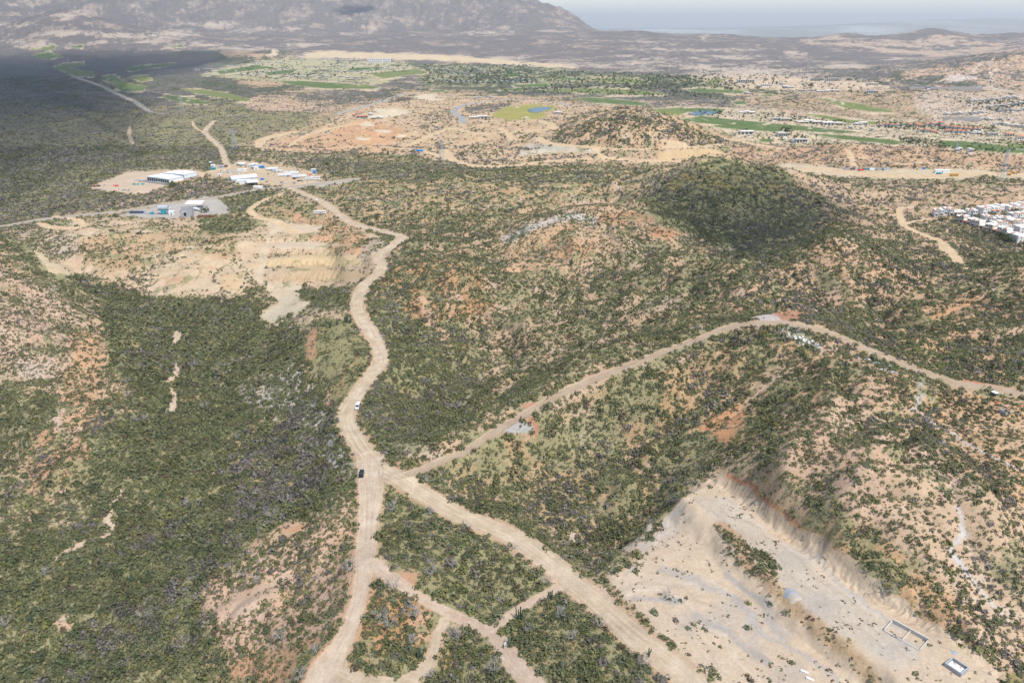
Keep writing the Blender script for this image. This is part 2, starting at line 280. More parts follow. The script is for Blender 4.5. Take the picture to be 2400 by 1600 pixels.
# outlines wander by a few metres
wob = fbm(GX, GY, 14, 3, seed=21); wob2 = fbm(GX, GY, 14, 3, seed=22)
wobF = fbm(GX, GY, 90, 3, seed=23); wobF2 = fbm(GX, GY, 90, 3, seed=24)
pxm = F/np.hypot(GY, CH)
QX = PXv+pxm*(wob*4+wobF*30*sstep(900, 2500, GY)); QY = PYv+pxm*.35*(wob2*5+wobF2*30*sstep(900, 2500, GY))
SOIL = np.empty(H.shape+(3,)); DEN = np.empty(H.shape); GRY = np.empty(H.shape); HERB = np.empty(H.shape); SIZ = np.full(H.shape, .82)
FAIR = np.zeros(H.shape, np.int8)
SOIL[:] = alb((214, 182, 148)); DEN[:] = .54; GRY[:] = .2; HERB[:] = .45
def pdist(X, Y, P, closed=True):
    P = np.array(P, float); d = np.full(X.shape, 1e9); ins = np.zeros(X.shape, bool)
    m = len(P)
    for i in range(m if closed else m-1):
        a = P[i]; b = P[(i+1) % m]; e = b-a; t = np.clip(((X-a[0])*e[0]+(Y-a[1])*e[1])/(e@e+1e-9), 0, 1)
        d = np.minimum(d, np.hypot(X-a[0]-t*e[0], Y-a[1]-t*e[1]))
        if closed and a[1] != b[1]:
            c = ((a[1] > Y) != (b[1] > Y)) & (X < (b[0]-a[0])*(Y-a[1])/(b[1]-a[1])+a[0]); ins ^= c
    return np.where(ins, d, -d) if closed else d
def apply(sel, k, soil=None, dens=None, grey=None, herb=None, siz=None, fair=None):
    if soil is not None: SOIL[sel] = SOIL[sel]*(1-k[:, None])+alb(soil)*k[:, None]
    for G_, val in ((DEN, dens), (GRY, grey), (HERB, herb), (SIZ, siz)):
        if val is not None: G_[sel] = G_[sel]*(1-k)+val*k
    if fair is not None: 
        t = FAIR[sel]; t[k > .5] = fair; FAIR[sel] = t
def paint(P, f=12, a=1., wob=True, **kw):
    A_ = np.array(P, float); X, Y = (QX, QY) if wob else (PXv, PYv)
    sel = (X > A_[:, 0].min()-f) & (X < A_[:, 0].max()+f) & (Y > A_[:, 1].min()-f) & (Y < A_[:, 1].max()+f)
    if not sel.any(): return
    s = pdist(X[sel], Y[sel], P); apply(sel, sstep(-f, f, s)*a, **kw)
def fpaint(P, f, **kw): paint(P, f=f, wob=False, **kw)
def stroke(P, wd, f=3, a=1., **kw):
    A_ = np.array(P, float); m = wd+f
    sel = (QX > A_[:, 0].min()-m) & (QX < A_[:, 0].max()+m) & (QY > A_[:, 1].min()-m) & (QY < A_[:, 1].max()+m)
    if not sel.any(): return
    s = wd/2-pdist(QX[sel], QY[sel], P, False); apply(sel, sstep(-f, f, s)*a, **kw)
def blob(x, y, rx, ry, f=6, **kw):
    paint([(x+rx*math.cos(t)*(1+.18*math.sin(3*t+x)), y+ry*math.sin(t)*(1+.18*math.cos(2*t+y))) for t in np.linspace(0, 2*math.pi, 14, endpoint=False)], f=f, **kw)
ORANGE = (212, 166, 130); SAND = (230, 208, 178); CREAM = (226, 208, 186); PINK = (220, 188, 160); PALE = (222, 210, 200); GREYG = (198, 190, 180); RED = (200, 148, 118)
# left plain of dense scrub
paint([(-200, 100), (500, 120), (560, 200), (760, 250), (700, 300), (560, 330), (560, 400), (480, 400), (470, 380), (210, 430), (330, 460), (60, 530), (-200, 560)], f=15, dens=.94, grey=.6, herb=.6, soil=(160, 148, 112))
paint([(-200, 100), (500, 120), (480, 250), (380, 290), (300, 330), (-200, 330)], f=30, dens=.9, grey=.85, herb=.5)
paint([(-100, 520), (60, 470), (220, 440), (320, 460), (450, 425), (560, 428), (650, 438), (590, 455), (400, 478), (200, 498), (60, 525)], f=5, dens=.97, grey=.9, herb=.4)
# the valley left of the main road
paint([(20, 570), (100, 640), (170, 660), (240, 705), (252, 760), (262, 840), (300, 900), (310, 980), (240, 1040), (160, 1110), (100, 1170), (60, 1250), (-200, 1300), (-200, 1700), (640, 1700), (600, 1600), (520, 1520), (475, 1450), (480, 1340), (530, 1290), (640, 1230), (740, 1190), (850, 1130), (810, 1020), (770, 960), (725, 850), (700, 765), (640, 760), (580, 700), (520, 700), (440, 700), (300, 690), (200, 650), (90, 560)], f=10, dens=.91, grey=.2, herb=.8, soil=(192, 168, 124), siz=1.0)
paint([(620, 900), (760, 950), (830, 1080), (820, 1150), (700, 1200), (560, 1240), (520, 1130), (560, 1000)], f=40, grey=.75, herb=.5)
paint([(-50, 900), (130, 920), (140, 1090), (90, 1100), (-50, 1040)], f=15, dens=.93, grey=.35, herb=.7)
paint([(80, 1000), (220, 960), (240, 1040), (200, 1140), (150, 1230), (60, 1180)], f=18, soil=ORANGE, dens=.6, herb=.5, siz=.8)
paint([(130, 1160), (200, 1150), (210, 1260), (130, 1280), (100, 1230)], f=14, soil=PINK, dens=.5, siz=.8)
paint([(560, 900), (700, 860), (730, 930), (640, 990), (560, 960)], f=18, soil=PALE, dens=.6, herb=.3)
paint([(690, 850), (760, 950), (800, 1040), (840, 1120), (780, 1110), (720, 1010), (670, 930)], f=14, soil=PALE, dens=.6, herb=.2, grey=.3)
# bare pink ridge on the far left
paint([(-200, 590), (20, 620), (80, 650), (150, 690), (185, 740), (235, 770), (252, 815), (235, 880), (215, 960), (200, 1010), (160, 1060), (130, 1000), (135, 930), (100, 890), (-200, 900)], f=8, soil=PINK, dens=.45, herb=.2, grey=.05, siz=.5)
paint([(150, 760), (235, 780), (250, 830), (225, 930), (200, 1000), (150, 1010), (140, 900), (170, 830)], f=10, soil=(222, 178, 138), dens=.4, siz=.6)
stroke([(30, 700), (90, 760), (140, 820), (130, 900)], 22, 10, dens=.6, herb=.5)
stroke([(60, 640), (100, 690), (180, 790)], 14, 8, dens=.45)
# spur under the left fork
paint([(560, 1300), (600, 1262), (720, 1210), (840, 1160), (850, 1250), (845, 1330), (820, 1400), (790, 1470), (720, 1520), (640, 1560), (560, 1600), (500, 1600), (520, 1530), (480, 1450), (490, 1370), (540, 1330)], f=9, soil=(222, 186, 156), dens=.5, herb=.2, siz=.7, grey=.2)
paint([(575, 1290), (640, 1245), (740, 1212), (720, 1235), (640, 1275), (590, 1310)], f=5, soil=ORANGE, dens=.05)
paint([(510, 1420), (560, 1380), (660, 1350), (640, 1400), (560, 1440), (520, 1470)], f=8, soil=PINK, dens=.12, siz=.5)
paint([(620, 1250), (720, 1240), (700, 1290), (620, 1320), (580, 1300)], f=10, dens=.4, herb=.2, soil=(212, 184, 150))
paint([(790, 1250), (850, 1230), (840, 1400), (790, 1440)], f=8, soil=(214, 176, 142), dens=.4, siz=.9)
paint([(500, 1570), (620, 1530), (760, 1490), (790, 1500), (740, 1600), (500, 1640)], f=8, soil=(216, 170, 132), dens=.35)
# pits and terraces left of the main road
paint([(80, 595), (105, 540), (240, 512), (500, 520), (640, 505), (700, 462), (790, 505), (890, 552), (900, 590), (875, 640), (830, 690), (800, 750), (700, 765), (640, 760), (600, 745), (640, 700), (596, 655), (575, 685), (520, 700), (430, 692), (350, 692), (290, 668), (200, 645), (110, 640)], f=6, soil=(224, 196, 162), dens=.14, herb=.15, grey=.1, siz=.75)
paint([(0, 545), (110, 530), (180, 560), (170, 600), (100, 620), (60, 590)], f=8, soil=(210, 186, 155), dens=.4, siz=.7)
paint([(160, 560), (350, 530), (520, 540), (560, 560), (560, 600), (420, 600), (330, 640), (230, 640)], f=12, dens=.26, herb=.35, soil=(214, 182, 142))
paint([(330, 600), (430, 590), (540, 600), (600, 640), (560, 690), (430, 680), (330, 690)], f=10, dens=.16, soil=(224, 200, 166))
paint([(475, 500), (540, 508), (600, 515), (595, 540), (500, 548), (470, 530)], f=6, dens=.9, herb=.8, soil=(150, 145, 90))
paint([(500, 465), (560, 458), (610, 445), (650, 452), (600, 480), (585, 500), (520, 490)], f=5, dens=.9, herb=.8, soil=(150, 145, 90), grey=.3)
paint([(620, 480), (660, 455), (740, 480), (730, 505), (660, 520), (620, 510)], f=6, dens=.5, herb=.5, soil=(205, 175, 130))
paint([(680, 500), (760, 500), (850, 540), (880, 580), (860, 600), (780, 590), (690, 545)], f=8, dens=.22, herb=.3, soil=(222, 178, 138))
blob(700, 575, 90, 9, 4, soil=SAND, dens=.02); blob(740, 612, 125, 13, 4, soil=(232, 205, 160), dens=.01); blob(730, 645, 120, 16, 5, soil=(218, 190, 150), dens=.02)
paint([(620, 520), (760, 528), (740, 548), (640, 545)], f=4, soil=SAND, dens=.02)
paint([(645, 665), (720, 670), (740, 700), (690, 740), (660, 765), (610, 745), (650, 710)], f=4, soil=(222, 206, 176), dens=.03)
blob(725, 690, 28, 14, 5, dens=.85, herb=.5, soil=(150, 150, 100)); blob(770, 700, 50, 22, 8, dens=.6, herb=.6, soil=(160, 160, 100))
blob(670, 755, 16, 10, 4, dens=.9, herb=.5)
stroke([(640, 540), (618, 600), (610, 650), (650, 690)], 16, 4, soil=SAND, dens=.03)
stroke([(90, 600), (110, 625), (150, 640)], 26, 6, soil=(232, 210, 172), dens=.03)
blob(480, 615, 60, 22, 8, soil=(232, 206, 170), dens=.04); blob(545, 660, 30, 24, 8, soil=(226, 196, 152), dens=.05)
blob(880, 585, 36, 26, 6, soil=(204, 184, 160), dens=.1)
# road side strip, green mesa
paint([(715, 765), (760, 745), (820, 750), (850, 790), (866, 840), (850, 890), (815, 950), (790, 940), (770, 880), (720, 850)], f=7, soil=(176, 158, 96), dens=.22, herb=.85, siz=.8)
paint([(712, 770), (745, 765), (745, 830), (722, 845)], f=6, soil=ORANGE, dens=.06, herb=.1)
paint([(790, 850), (850, 850), (815, 950), (780, 945)], f=8, soil=(186, 156, 104), dens=.3, herb=.75)
stroke([(840, 820), (810, 870), (800, 930)], 4, 2, soil=(200, 160, 120), dens=0, herb=0)
# islands between the roads, bottom centre
paint([(890, 1130), (1000, 1165), (1100, 1230), (1210, 1300), (1300, 1375), (1240, 1410), (1150, 1465), (1050, 1430), (920, 1345), (885, 1280), (885, 1200)], f=5, soil=(196, 168, 116), dens=.62, herb=.85, grey=.3)
paint([(880, 1340), (960, 1390), (1040, 1440), (1000, 1540), (900, 1590), (810, 1580), (820, 1480), (850, 1400)], f=5, soil=(204, 158, 112), dens=.55, herb=.45, grey=.35)
paint([(1050, 1470), (1150, 1520), (1240, 1620), (1000, 1620), (1020, 1560)], f=5, soil=(190, 160, 106), dens=.75, herb=.7, grey=.4)
paint([(1170, 1470), (1300, 1385), (1420, 1440), (1560, 1600), (1620, 1700), (1280, 1700), (1240, 1560)], f=5, soil=(190, 164, 116), dens=.78, herb=.7, grey=.45)
blob(935, 1360, 50, 22, 10, soil=ORANGE, dens=.2, herb=.3)
blob(990, 1460, 26, 40, 8, soil=(218, 176, 140), dens=.15, herb=.2); blob(1200, 1540, 22, 30, 8, soil=(214, 178, 140), dens=.3)
# right of the main road
paint([(850, 930), (880, 860), (900, 800), (870, 740), (900, 660), (960, 650), (1040, 740), (1120, 800), (1140, 900), (1120, 960), (1040, 1030), (960, 1080), (900, 1070), (850, 1000)], f=12, soil=(180, 160, 110), dens=.92, grey=.6, herb=.7)
paint([(900, 640), (1000, 600), (1120, 620), (1150, 720), (1060, 760), (960, 740), (900, 690)], f=15, soil=(208, 160, 114), dens=.55, grey=.25, herb=.4, siz=.8)
paint([(880, 1040), (960, 1035), (1050, 1060), (1040, 1080), (960, 1075)], f=6, soil=(222, 198, 170), dens=.25)
stroke([(1125, 880), (1105, 910), (1090, 945)], 9, 3, soil=(200, 188, 165), dens=.05, herb=.1)
stroke([(990, 690), (1010, 760), (1045, 790)], 18, 8, soil=(222, 186, 150), dens=.15, herb=.2)
paint([(1000, 1100), (1100, 1045), (1250, 990), (1380, 920), (1500, 870), (1620, 850), (1640, 1050), (1560, 1180), (1500, 1260), (1350, 1290), (1230, 1250), (1120, 1170)], f=10, soil=(204, 172, 128), dens=.64, grey=.35, herb=.6)
paint([(1150, 1180), (1260, 1120), (1400, 1130), (1500, 1180), (1440, 1270), (1330, 1290), (1230, 1250)], f=25, dens=.92, grey=.6, herb=.5)
paint([(860, 360), (1500, 400), (1500, 480), (1380, 460), (1200, 500), (1000, 540), (940, 560), (880, 540), (780, 480), (720, 440), (740, 380)], f=12, soil=(212, 180, 138), dens=.58, grey=.4, herb=.45)
paint([(740, 370), (1000, 380), (1450, 405), (1400, 430), (1100, 425), (840, 415), (700, 400)], f=8, dens=.93, grey=.55, herb=.7)
paint([(1200, 500), (1380, 465), (1500, 480), (1640, 560), (1660, 600), (1500, 560), (1350, 640), (1230, 640), (1160, 590)], f=8, soil=(220, 186, 150), dens=.48, grey=.15, herb=.3, siz=.55)
paint([(1180, 580), (1280, 530), (1400, 540), (1390, 590), (1300, 640), (1200, 660)], f=10, soil=(224, 186, 146), dens=.4, siz=.5)
blob(1330, 585, 70, 28, 15, soil=(218, 172, 134), dens=.36); blob(1470, 510, 70, 16, 8, soil=(220, 170, 130), dens=.2, siz=.6); blob(1560, 545, 40, 14, 8, soil=(220, 164, 124), dens=.25)
stroke([(1190, 560), (1250, 530), (1330, 505), (1390, 515)], 18, 8, soil=(218, 210, 200), dens=.35, siz=.6)
# shaded hill, scrub slopes right of it
paint([(1500, 460), (1560, 420), (1640, 380), (1720, 372), (1830, 400), (1960, 450), (1900, 530), (1800, 590), (1700, 575), (1560, 530)], f=8, soil=(176, 160, 96), dens=.82, grey=.2, herb=.9)
stroke([(1520, 440), (1640, 420), (1780, 440), (1900, 480), (1980, 490)], 40, 14, dens=.93, grey=.95, herb=.4)
paint([(1850, 400), (2000, 430), (2200, 440), (2450, 430), (2450, 480), (2200, 480), (2130, 560), (2000, 530), (1960, 480), (1860, 430)], f=10, soil=(218, 186, 152), dens=.52, grey=.75, herb=.15)
paint([(1960, 480), (2130, 560), (2260, 620), (2140, 615), (2000, 540), (1900, 530)], f=10, soil=(222, 182, 142), dens=.55, grey=.45, herb=.3)
paint([(2040, 450), (2450, 430), (2450, 600), (2250, 618), (2140, 615), (2060, 575), (1980, 510)], f=10, soil=(220, 186, 150), dens=.42, grey=.5, herb=.15, siz=.85)
paint([(1600, 600), (1720, 570), (1860, 560), (1900, 540), (1820, 600), (1700, 640)], f=8, soil=(214, 186, 142), dens=.5, grey=.5)
# the long hill in front of it, ridge road hill
paint([(1560, 760), (1680, 680), (1800, 610), (1900, 560), (1960, 548), (2060, 590), (2160, 635), (2450, 600), (2450, 920), (2200, 880), (2000, 790), (1860, 740), (1700, 745)], f=8, soil=(222, 184, 146), dens=.52, grey=.15, herb=.3, siz=.8)
stroke([(1640, 700), (1780, 620), (1880, 568), (1960, 546), (2040, 575), (2150, 634), (2260, 622), (2420, 600)], 14, 5, dens=.95, grey=.5, herb=.7)
stroke([(1860, 700), (2000, 750), (2120, 800)], 50, 25, dens=.8, grey=.4)
paint([(2100, 720), (2200, 690), (2450, 690), (2450, 860), (2250, 860), (2120, 800)], f=15, soil=(222, 180, 142), dens=.58)
stroke([(2130, 760), (2220, 730), (2290, 705)], 10, 5, soil=(224, 172, 128), dens=.05)
paint([(1640, 800), (1780, 765), (1900, 800), (1960, 880), (1900, 1000), (1780, 1050), (1640, 1040), (1600, 900)], f=15, soil=(212, 176, 134), dens=.6, grey=.25, herb=.4)
paint([(1900, 800), (2080, 860), (2200, 900), (2180, 960), (2100, 1010), (1960, 900)], f=10, soil=(224, 184, 146), dens=.48, herb=.35, siz=.75)
paint([(1660, 970), (1740, 950), (1760, 1000), (1700, 1040), (1640, 1010)], f=10, soil=(222, 166, 120), dens=.2, siz=.7)
paint([(1820, 960), (2000, 950), (2150, 1020), (2300, 1150), (2450, 1250), (2450, 1350), (2250, 1300), (2000, 1200), (1850, 1100)], f=20, soil=(226, 192, 162), dens=.62, grey=.12, herb=.25, siz=.62)
paint([(2150, 900), (2450, 950), (2450, 1250), (2300, 1130), (2180, 1010)], f=12, soil=(224, 184, 142), dens=.46, herb=.2, siz=.6)
paint([(2080, 1100), (2450, 1200), (2450, 1700), (2360, 1620), (2200, 1420), (2080, 1300)], f=20, soil=(226, 194, 160), dens=.46, siz=.52, herb=.15)
paint([(1900, 1200), (2060, 1260), (2260, 1420), (2300, 1540), (2150, 1430), (1950, 1290)], f=12, soil=(224, 180, 136), dens=.45, siz=.8)
stroke([(2060, 1260), (2150, 1300), (2230, 1350), (2290, 1420), (2350, 1520), (2400, 1580)], 22, 8, dens=.75, grey=.3)
stroke([(2240, 1190), (2260, 1250), (2230, 1290), (2290, 1370), (2340, 1440)], 12, 5, soil=(224, 214, 206), dens=.03)
stroke([(2140, 960), (2200, 1000), (2300, 1060), (2400, 1100)], 7, 4, soil=(220, 208, 196), dens=.05)
stroke([(1860, 780), (1900, 800), (1920, 820)], 14, 5, soil=(226, 222, 220), dens=.15); stroke([(2150, 880), (2160, 920), (2150, 950)], 18, 5, soil=(200, 192, 180), dens=.1)
# the cut ends of the ridge road, red earth
blob(1850, 738, 42, 10, 3, soil=RED, dens=0, herb=0); blob(1800, 745, 30, 8, 3, soil=PALE, dens=0, herb=.1)
stroke([(1245, 985), (1262, 1005), (1250, 1020)], 13, 3, soil=(204, 152, 122), dens=0, herb=0); blob(1215, 1005, 30, 14, 5, soil=(196, 192, 184), dens=.02, herb=.1); blob(1245, 1030, 36, 12, 6, soil=(220, 176, 140), dens=.1)
blob(1250, 952, 14, 5, 3, soil=(206, 154, 124), dens=0, herb=0); blob(1402, 880, 10, 4, 2, soil=(204, 154, 124), dens=0, herb=0)
stroke([(2240, 888), (2290, 898), (2400, 920)], 6, 3, soil=(212, 130, 90), dens=.05)
# right quarry
paint([(1665, 1112), (1740, 1125), (1820, 1190), (1900, 1240), (1960, 1290), (2060, 1360), (2160, 1440), (2250, 1490), (2330, 1560), (2400, 1650), (2300, 1700), (1720, 1700), (1560, 1500), (1440, 1390), (1380, 1350), (1340, 1320), (1480, 1310), (1520, 1270), (1580, 1180)], f=5, soil=(226, 203, 174), dens=.04, herb=.03, siz=.6, grey=.1)
paint([(1640, 1165), (1700, 1160), (1830, 1270), (1960, 1370), (2080, 1460), (2180, 1550), (2100, 1570), (1960, 1480), (1800, 1330), (1700, 1250)], f=8, soil=(218, 203, 182), dens=0)
for x, y, rx, ry in ((1590, 1210, 40, 22), (1560, 1250, 26, 30), (1700, 1440, 40, 50), (1770, 1480, 30, 60), (1860, 1300, 40, 30), (1900, 1420, 50, 30), (1620, 1460, 40, 25), (2100, 1520, 50, 26), (1840, 1580, 40, 26)):
    blob(x, y, rx, ry, 18, a=.4, soil=(190, 184, 178))
paint([(1665, 1105), (1740, 1118), (1830, 1190), (1960, 1275), (2070, 1350), (2030, 1355), (1900, 1270), (1800, 1210), (1700, 1150)], f=4, soil=(210, 188, 160), dens=.01)
stroke([(1700, 1108), (1760, 1140), (1850, 1202), (1930, 1255), (1965, 1285)], 9, 3, soil=(214, 142, 98), dens=0)
stroke([(1690, 1235), (1740, 1290), (1800, 1350)], 30, 10, soil=(212, 176, 140), dens=.25); stroke([(1690, 1255), (1710, 1280)], 26, 6, dens=.9); stroke([(1770, 1300), (1795, 1345)], 34, 6, dens=.95)
stroke([(1800, 1370), (1900, 1460), (2000, 1540), (2040, 1590)], 36, 12, soil=(216, 184, 146), dens=.12, siz=.5)
paint([(1320, 1270), (1500, 1290), (1500, 1310), (1440, 1350), (1380, 1350), (1330, 1310)], f=6, soil=(214, 186, 156), dens=.3, grey=.3)
stroke([(1345, 1255), (1365, 1290), (1430, 1305), (1500, 1280), (1535, 1215)], 16, 4, soil=(216, 198, 176), dens=.05, herb=.05)
stroke([(1470, 1320), (1500, 1340)], 20, 6, dens=.8, grey=.3)
stroke([(1530, 1520), (1640, 1600), (1700, 1660)], 16, 8, dens=.35, siz=.6); blob(1655, 1570, 20, 20, 6, dens=.7); blob(1760, 1590, 14, 10, 5, dens=.6)
blob(2370, 1590, 34, 24, 8, dens=.9, soil=(180, 160, 110))
stroke([(1400, 1388), (1450, 1390), (1500, 1372), (1570, 1360), (1680, 1375)], 34, 10, soil=(226, 206, 180), dens=0, herb=0)
stroke([(1560, 1395), (1590, 1405)], 14, 5, soil=(190, 185, 175), dens=.1)
stroke([(1410, 1150), (1425, 1190), (1450, 1200)], 14, 6, soil=(220, 184, 145), dens=.1)
# bright paths in the left valley
for P in ([(415, 855), (410, 880), (402, 890)], [(398, 905), (405, 930), (398, 960)], [(290, 1150), (268, 1190), (262, 1230), (245, 1260)], [(200, 1275), (165, 1295), (140, 1310)], [(150, 1440), (135, 1470)], [(420, 780), (410, 800)], [(260, 1210), (250, 1250)]):
    stroke(P, 13, 3, soil=(232, 208, 180), dens=0, herb=0)
blob(155, 1465, 30, 11, 4, soil=(226, 190, 160), dens=.03, herb=0); blob(288, 1160, 10, 8, 3, soil=(228, 200, 170), dens=.02, herb=0)
# machine tracks and stains on the quarry floors, strata in the old pits
for P, w_, c in (([(1640, 1150), (1760, 1230), (1900, 1340), (2040, 1440)], 3, (206, 188, 166)), ([(1680, 1165), (1800, 1250), (1950, 1360), (2120, 1480)], 4, (232, 216, 196)), ([(1620, 1160), (1700, 1215), (1850, 1340), (1990, 1450), (2080, 1520)], 3, (200, 184, 164)), ([(1600, 1180), (1545, 1240), (1500, 1300), (1470, 1350)], 8, (196, 188, 178)), ([(1625, 1165), (1570, 1215), (1530, 1270)], 4, (232, 218, 200)),
    ([(1440, 1385), (1520, 1365), (1600, 1375), (1700, 1450), (1800, 1560), (1850, 1620)], 5, (204, 184, 160)), ([(1450, 1395), (1530, 1380), (1600, 1400), (1690, 1490), (1780, 1600)], 4, (236, 220, 198)), ([(1560, 1330), (1700, 1400), (1850, 1520), (1960, 1600)], 14, (196, 188, 180)), ([(1580, 1310), (1740, 1400), (1900, 1510), (2020, 1600)], 4, (214, 186, 156)), ([(1640, 1440), (1720, 1490), (1790, 1560)], 16, (188, 182, 174)),
    ([(1700, 1340), (1800, 1430), (1840, 1490)], 20, (190, 184, 178)), ([(1560, 1430), (1640, 1500), (1700, 1580)], 6, (206, 190, 170)), ([(1900, 1300), (2000, 1390), (2120, 1470)], 12, (206, 200, 192)), ([(1480, 1405), (1560, 1400), (1600, 1412)], 9, (186, 182, 176)), ([(2000, 1420), (2080, 1500), (2160, 1560)], 6, (214, 196, 172))):
    stroke(P, w_, 2.5+w_*.3, a=.75, soil=c)
for P, w_, c in (([(330, 560), (480, 552), (620, 556), (770, 545)], 5, (200, 176, 140)), ([(280, 600), (400, 585), (540, 590)], 4, (196, 168, 130)), ([(350, 640), (470, 625), (560, 640)], 5, (204, 176, 138)), ([(620, 600), (720, 594), (800, 598)], 3, (190, 164, 128)), ([(620, 628), (720, 622), (810, 628)], 4, (192, 166, 128)), ([(620, 652), (720, 656), (815, 662)], 3, (200, 172, 132)), ([(100, 560), (220, 545), (360, 540)], 4, (232, 214, 186)), ([(180, 620), (300, 640), (400, 670)], 4, (232, 208, 176)), ([(430, 580), (540, 578), (600, 570)], 6, (236, 216, 182))):
    stroke(P, w_, 3, a=.6, soil=c, dens=.06)
for x, y, rx, ry in ((330, 615, 40, 12), (420, 655, 30, 10), (250, 580, 50, 10), (520, 600, 30, 8), (580, 690, 16, 8)): blob(x, y, rx, ry, 10, a=.6, soil=(212, 168, 132))
stroke([(1235, 1215), (1330, 1280), (1400, 1345), (1440, 1400), (1530, 1500), (1640, 1610), (1700, 1670)], 20, 7, soil=(212, 182, 148), dens=.42, herb=.35, siz=.7)
paint([(1320, 1270), (1400, 1285), (1500, 1300), (1490, 1325), (1440, 1345), (1390, 1345), (1340, 1310)], f=5, soil=(204, 178, 146), dens=.45, herb=.4, siz=.8)
# yards around the sheds
paint([(205, 440), (240, 425), (300, 402), (420, 396), (470, 400), (480, 415), (400, 425), (380, 440), (320, 458), (260, 450)], f=3, soil=(226, 202, 174), dens=.03, herb=0)
paint([(480, 415), (500, 385), (540, 385), (560, 375), (640, 385), (740, 400), (760, 425), (700, 442), (640, 432), (560, 436), (520, 415)], f=4, soil=(224, 200, 165), dens=.05, herb=0)
paint([(270, 505), (400, 478), (470, 462), (510, 462), (530, 480), (540, 500), (440, 510), (350, 512)], f=3, soil=(204, 196, 184), dens=.01, herb=0)
paint([(730, 430), (830, 418), (820, 428), (740, 440)], f=3, soil=(214, 206, 196), dens=.03)
blob(155, 525, 30, 6, 3, soil=(214, 198, 172), dens=.1)
# earthworks in the middle distance
paint([(600, 345), (640, 310), (720, 318), (800, 270), (870, 240), (960, 215), (1080, 222), (1200, 225), (1340, 245), (1450, 250), (1330, 300), (1280, 340), (1400, 370), (1600, 376), (1640, 385), (1400, 380), (1130, 396), (1040, 385), (960, 360), (760, 358), (620, 356)], f=5, soil=(228, 196, 158), dens=.26, grey=.5, herb=.12, siz=1.1)
paint([(620, 350), (680, 320), (760, 315), (900, 330), (960, 350), (940, 358), (760, 356)], f=5, soil=(226, 184, 146), dens=.18, herb=.1)
paint([(780, 300), (860, 280), (940, 300), (960, 325), (880, 345), (780, 330)], f=6, soil=(232, 184, 140), dens=.15)
for x, y, rx, ry in ((860, 293, 20, 3), (895, 308, 18, 5), (940, 320, 14, 4), (850, 325, 16, 3), (920, 262, 40, 8), (1000, 230, 40, 6), (880, 272, 40, 6)): blob(x, y, rx, ry, 2, soil=(240, 222, 190), dens=.02)
paint([(980, 300), (1000, 260), (1060, 255), (1060, 290), (1040, 305), (1000, 310)], f=4, dens=.6, grey=.6, herb=.2)
paint([(1100, 250), (1200, 240), (1180, 262), (1120, 268), (1090, 262)], f=3, dens=.85, grey=.9, herb=.1)
paint([(900, 235), (960, 225), (980, 232), (920, 244)], f=3, dens=.85, grey=.9, herb=.1)
paint([(1160, 310), (1250, 310), (1260, 325), (1180, 330)], f=4, dens=.9, grey=.5); paint([(1070, 300), (1140, 300), (1140, 312), (1080, 310)], f=3, dens=.8, grey=.5)
blob(1280, 345, 50, 10, 5, soil=(216, 206, 186), dens=.1); stroke([(1220, 360), (1330, 350), (1400, 355)], 10, 4, soil=(224, 212, 188), dens=.05)
paint([(1540, 378), (1545, 358), (1580, 350), (1640, 345), (1690, 355), (1720, 372), (1660, 362), (1600, 374)], f=3, soil=(226, 196, 150), dens=.02, herb=0)
paint([(1290, 330), (1320, 280), (1400, 255), (1480, 250), (1580, 270), (1700, 325), (1690, 345), (1500, 348), (1400, 340), (1310, 338)], f=6, soil=(224, 188, 150), dens=.58, grey=.5, herb=.25, siz=1.3)
paint([(1700, 350), (1800, 330), (1900, 340), (1960, 335), (2200, 345), (2450, 362), (2450, 400), (2200, 395), (2000, 390), (1820, 384), (1780, 392), (1720, 370)], f=6, soil=(226, 186, 148), dens=.4, grey=.7, herb=.1)
paint([(1820, 380), (1900, 385), (2000, 398), (2160, 395), (2260, 395), (2450, 410), (2450, 425), (2300, 410), (2260, 422), (2100, 420), (1940, 412), (1830, 395)], f=4, soil=(226, 206, 172), dens=.03, herb=0)
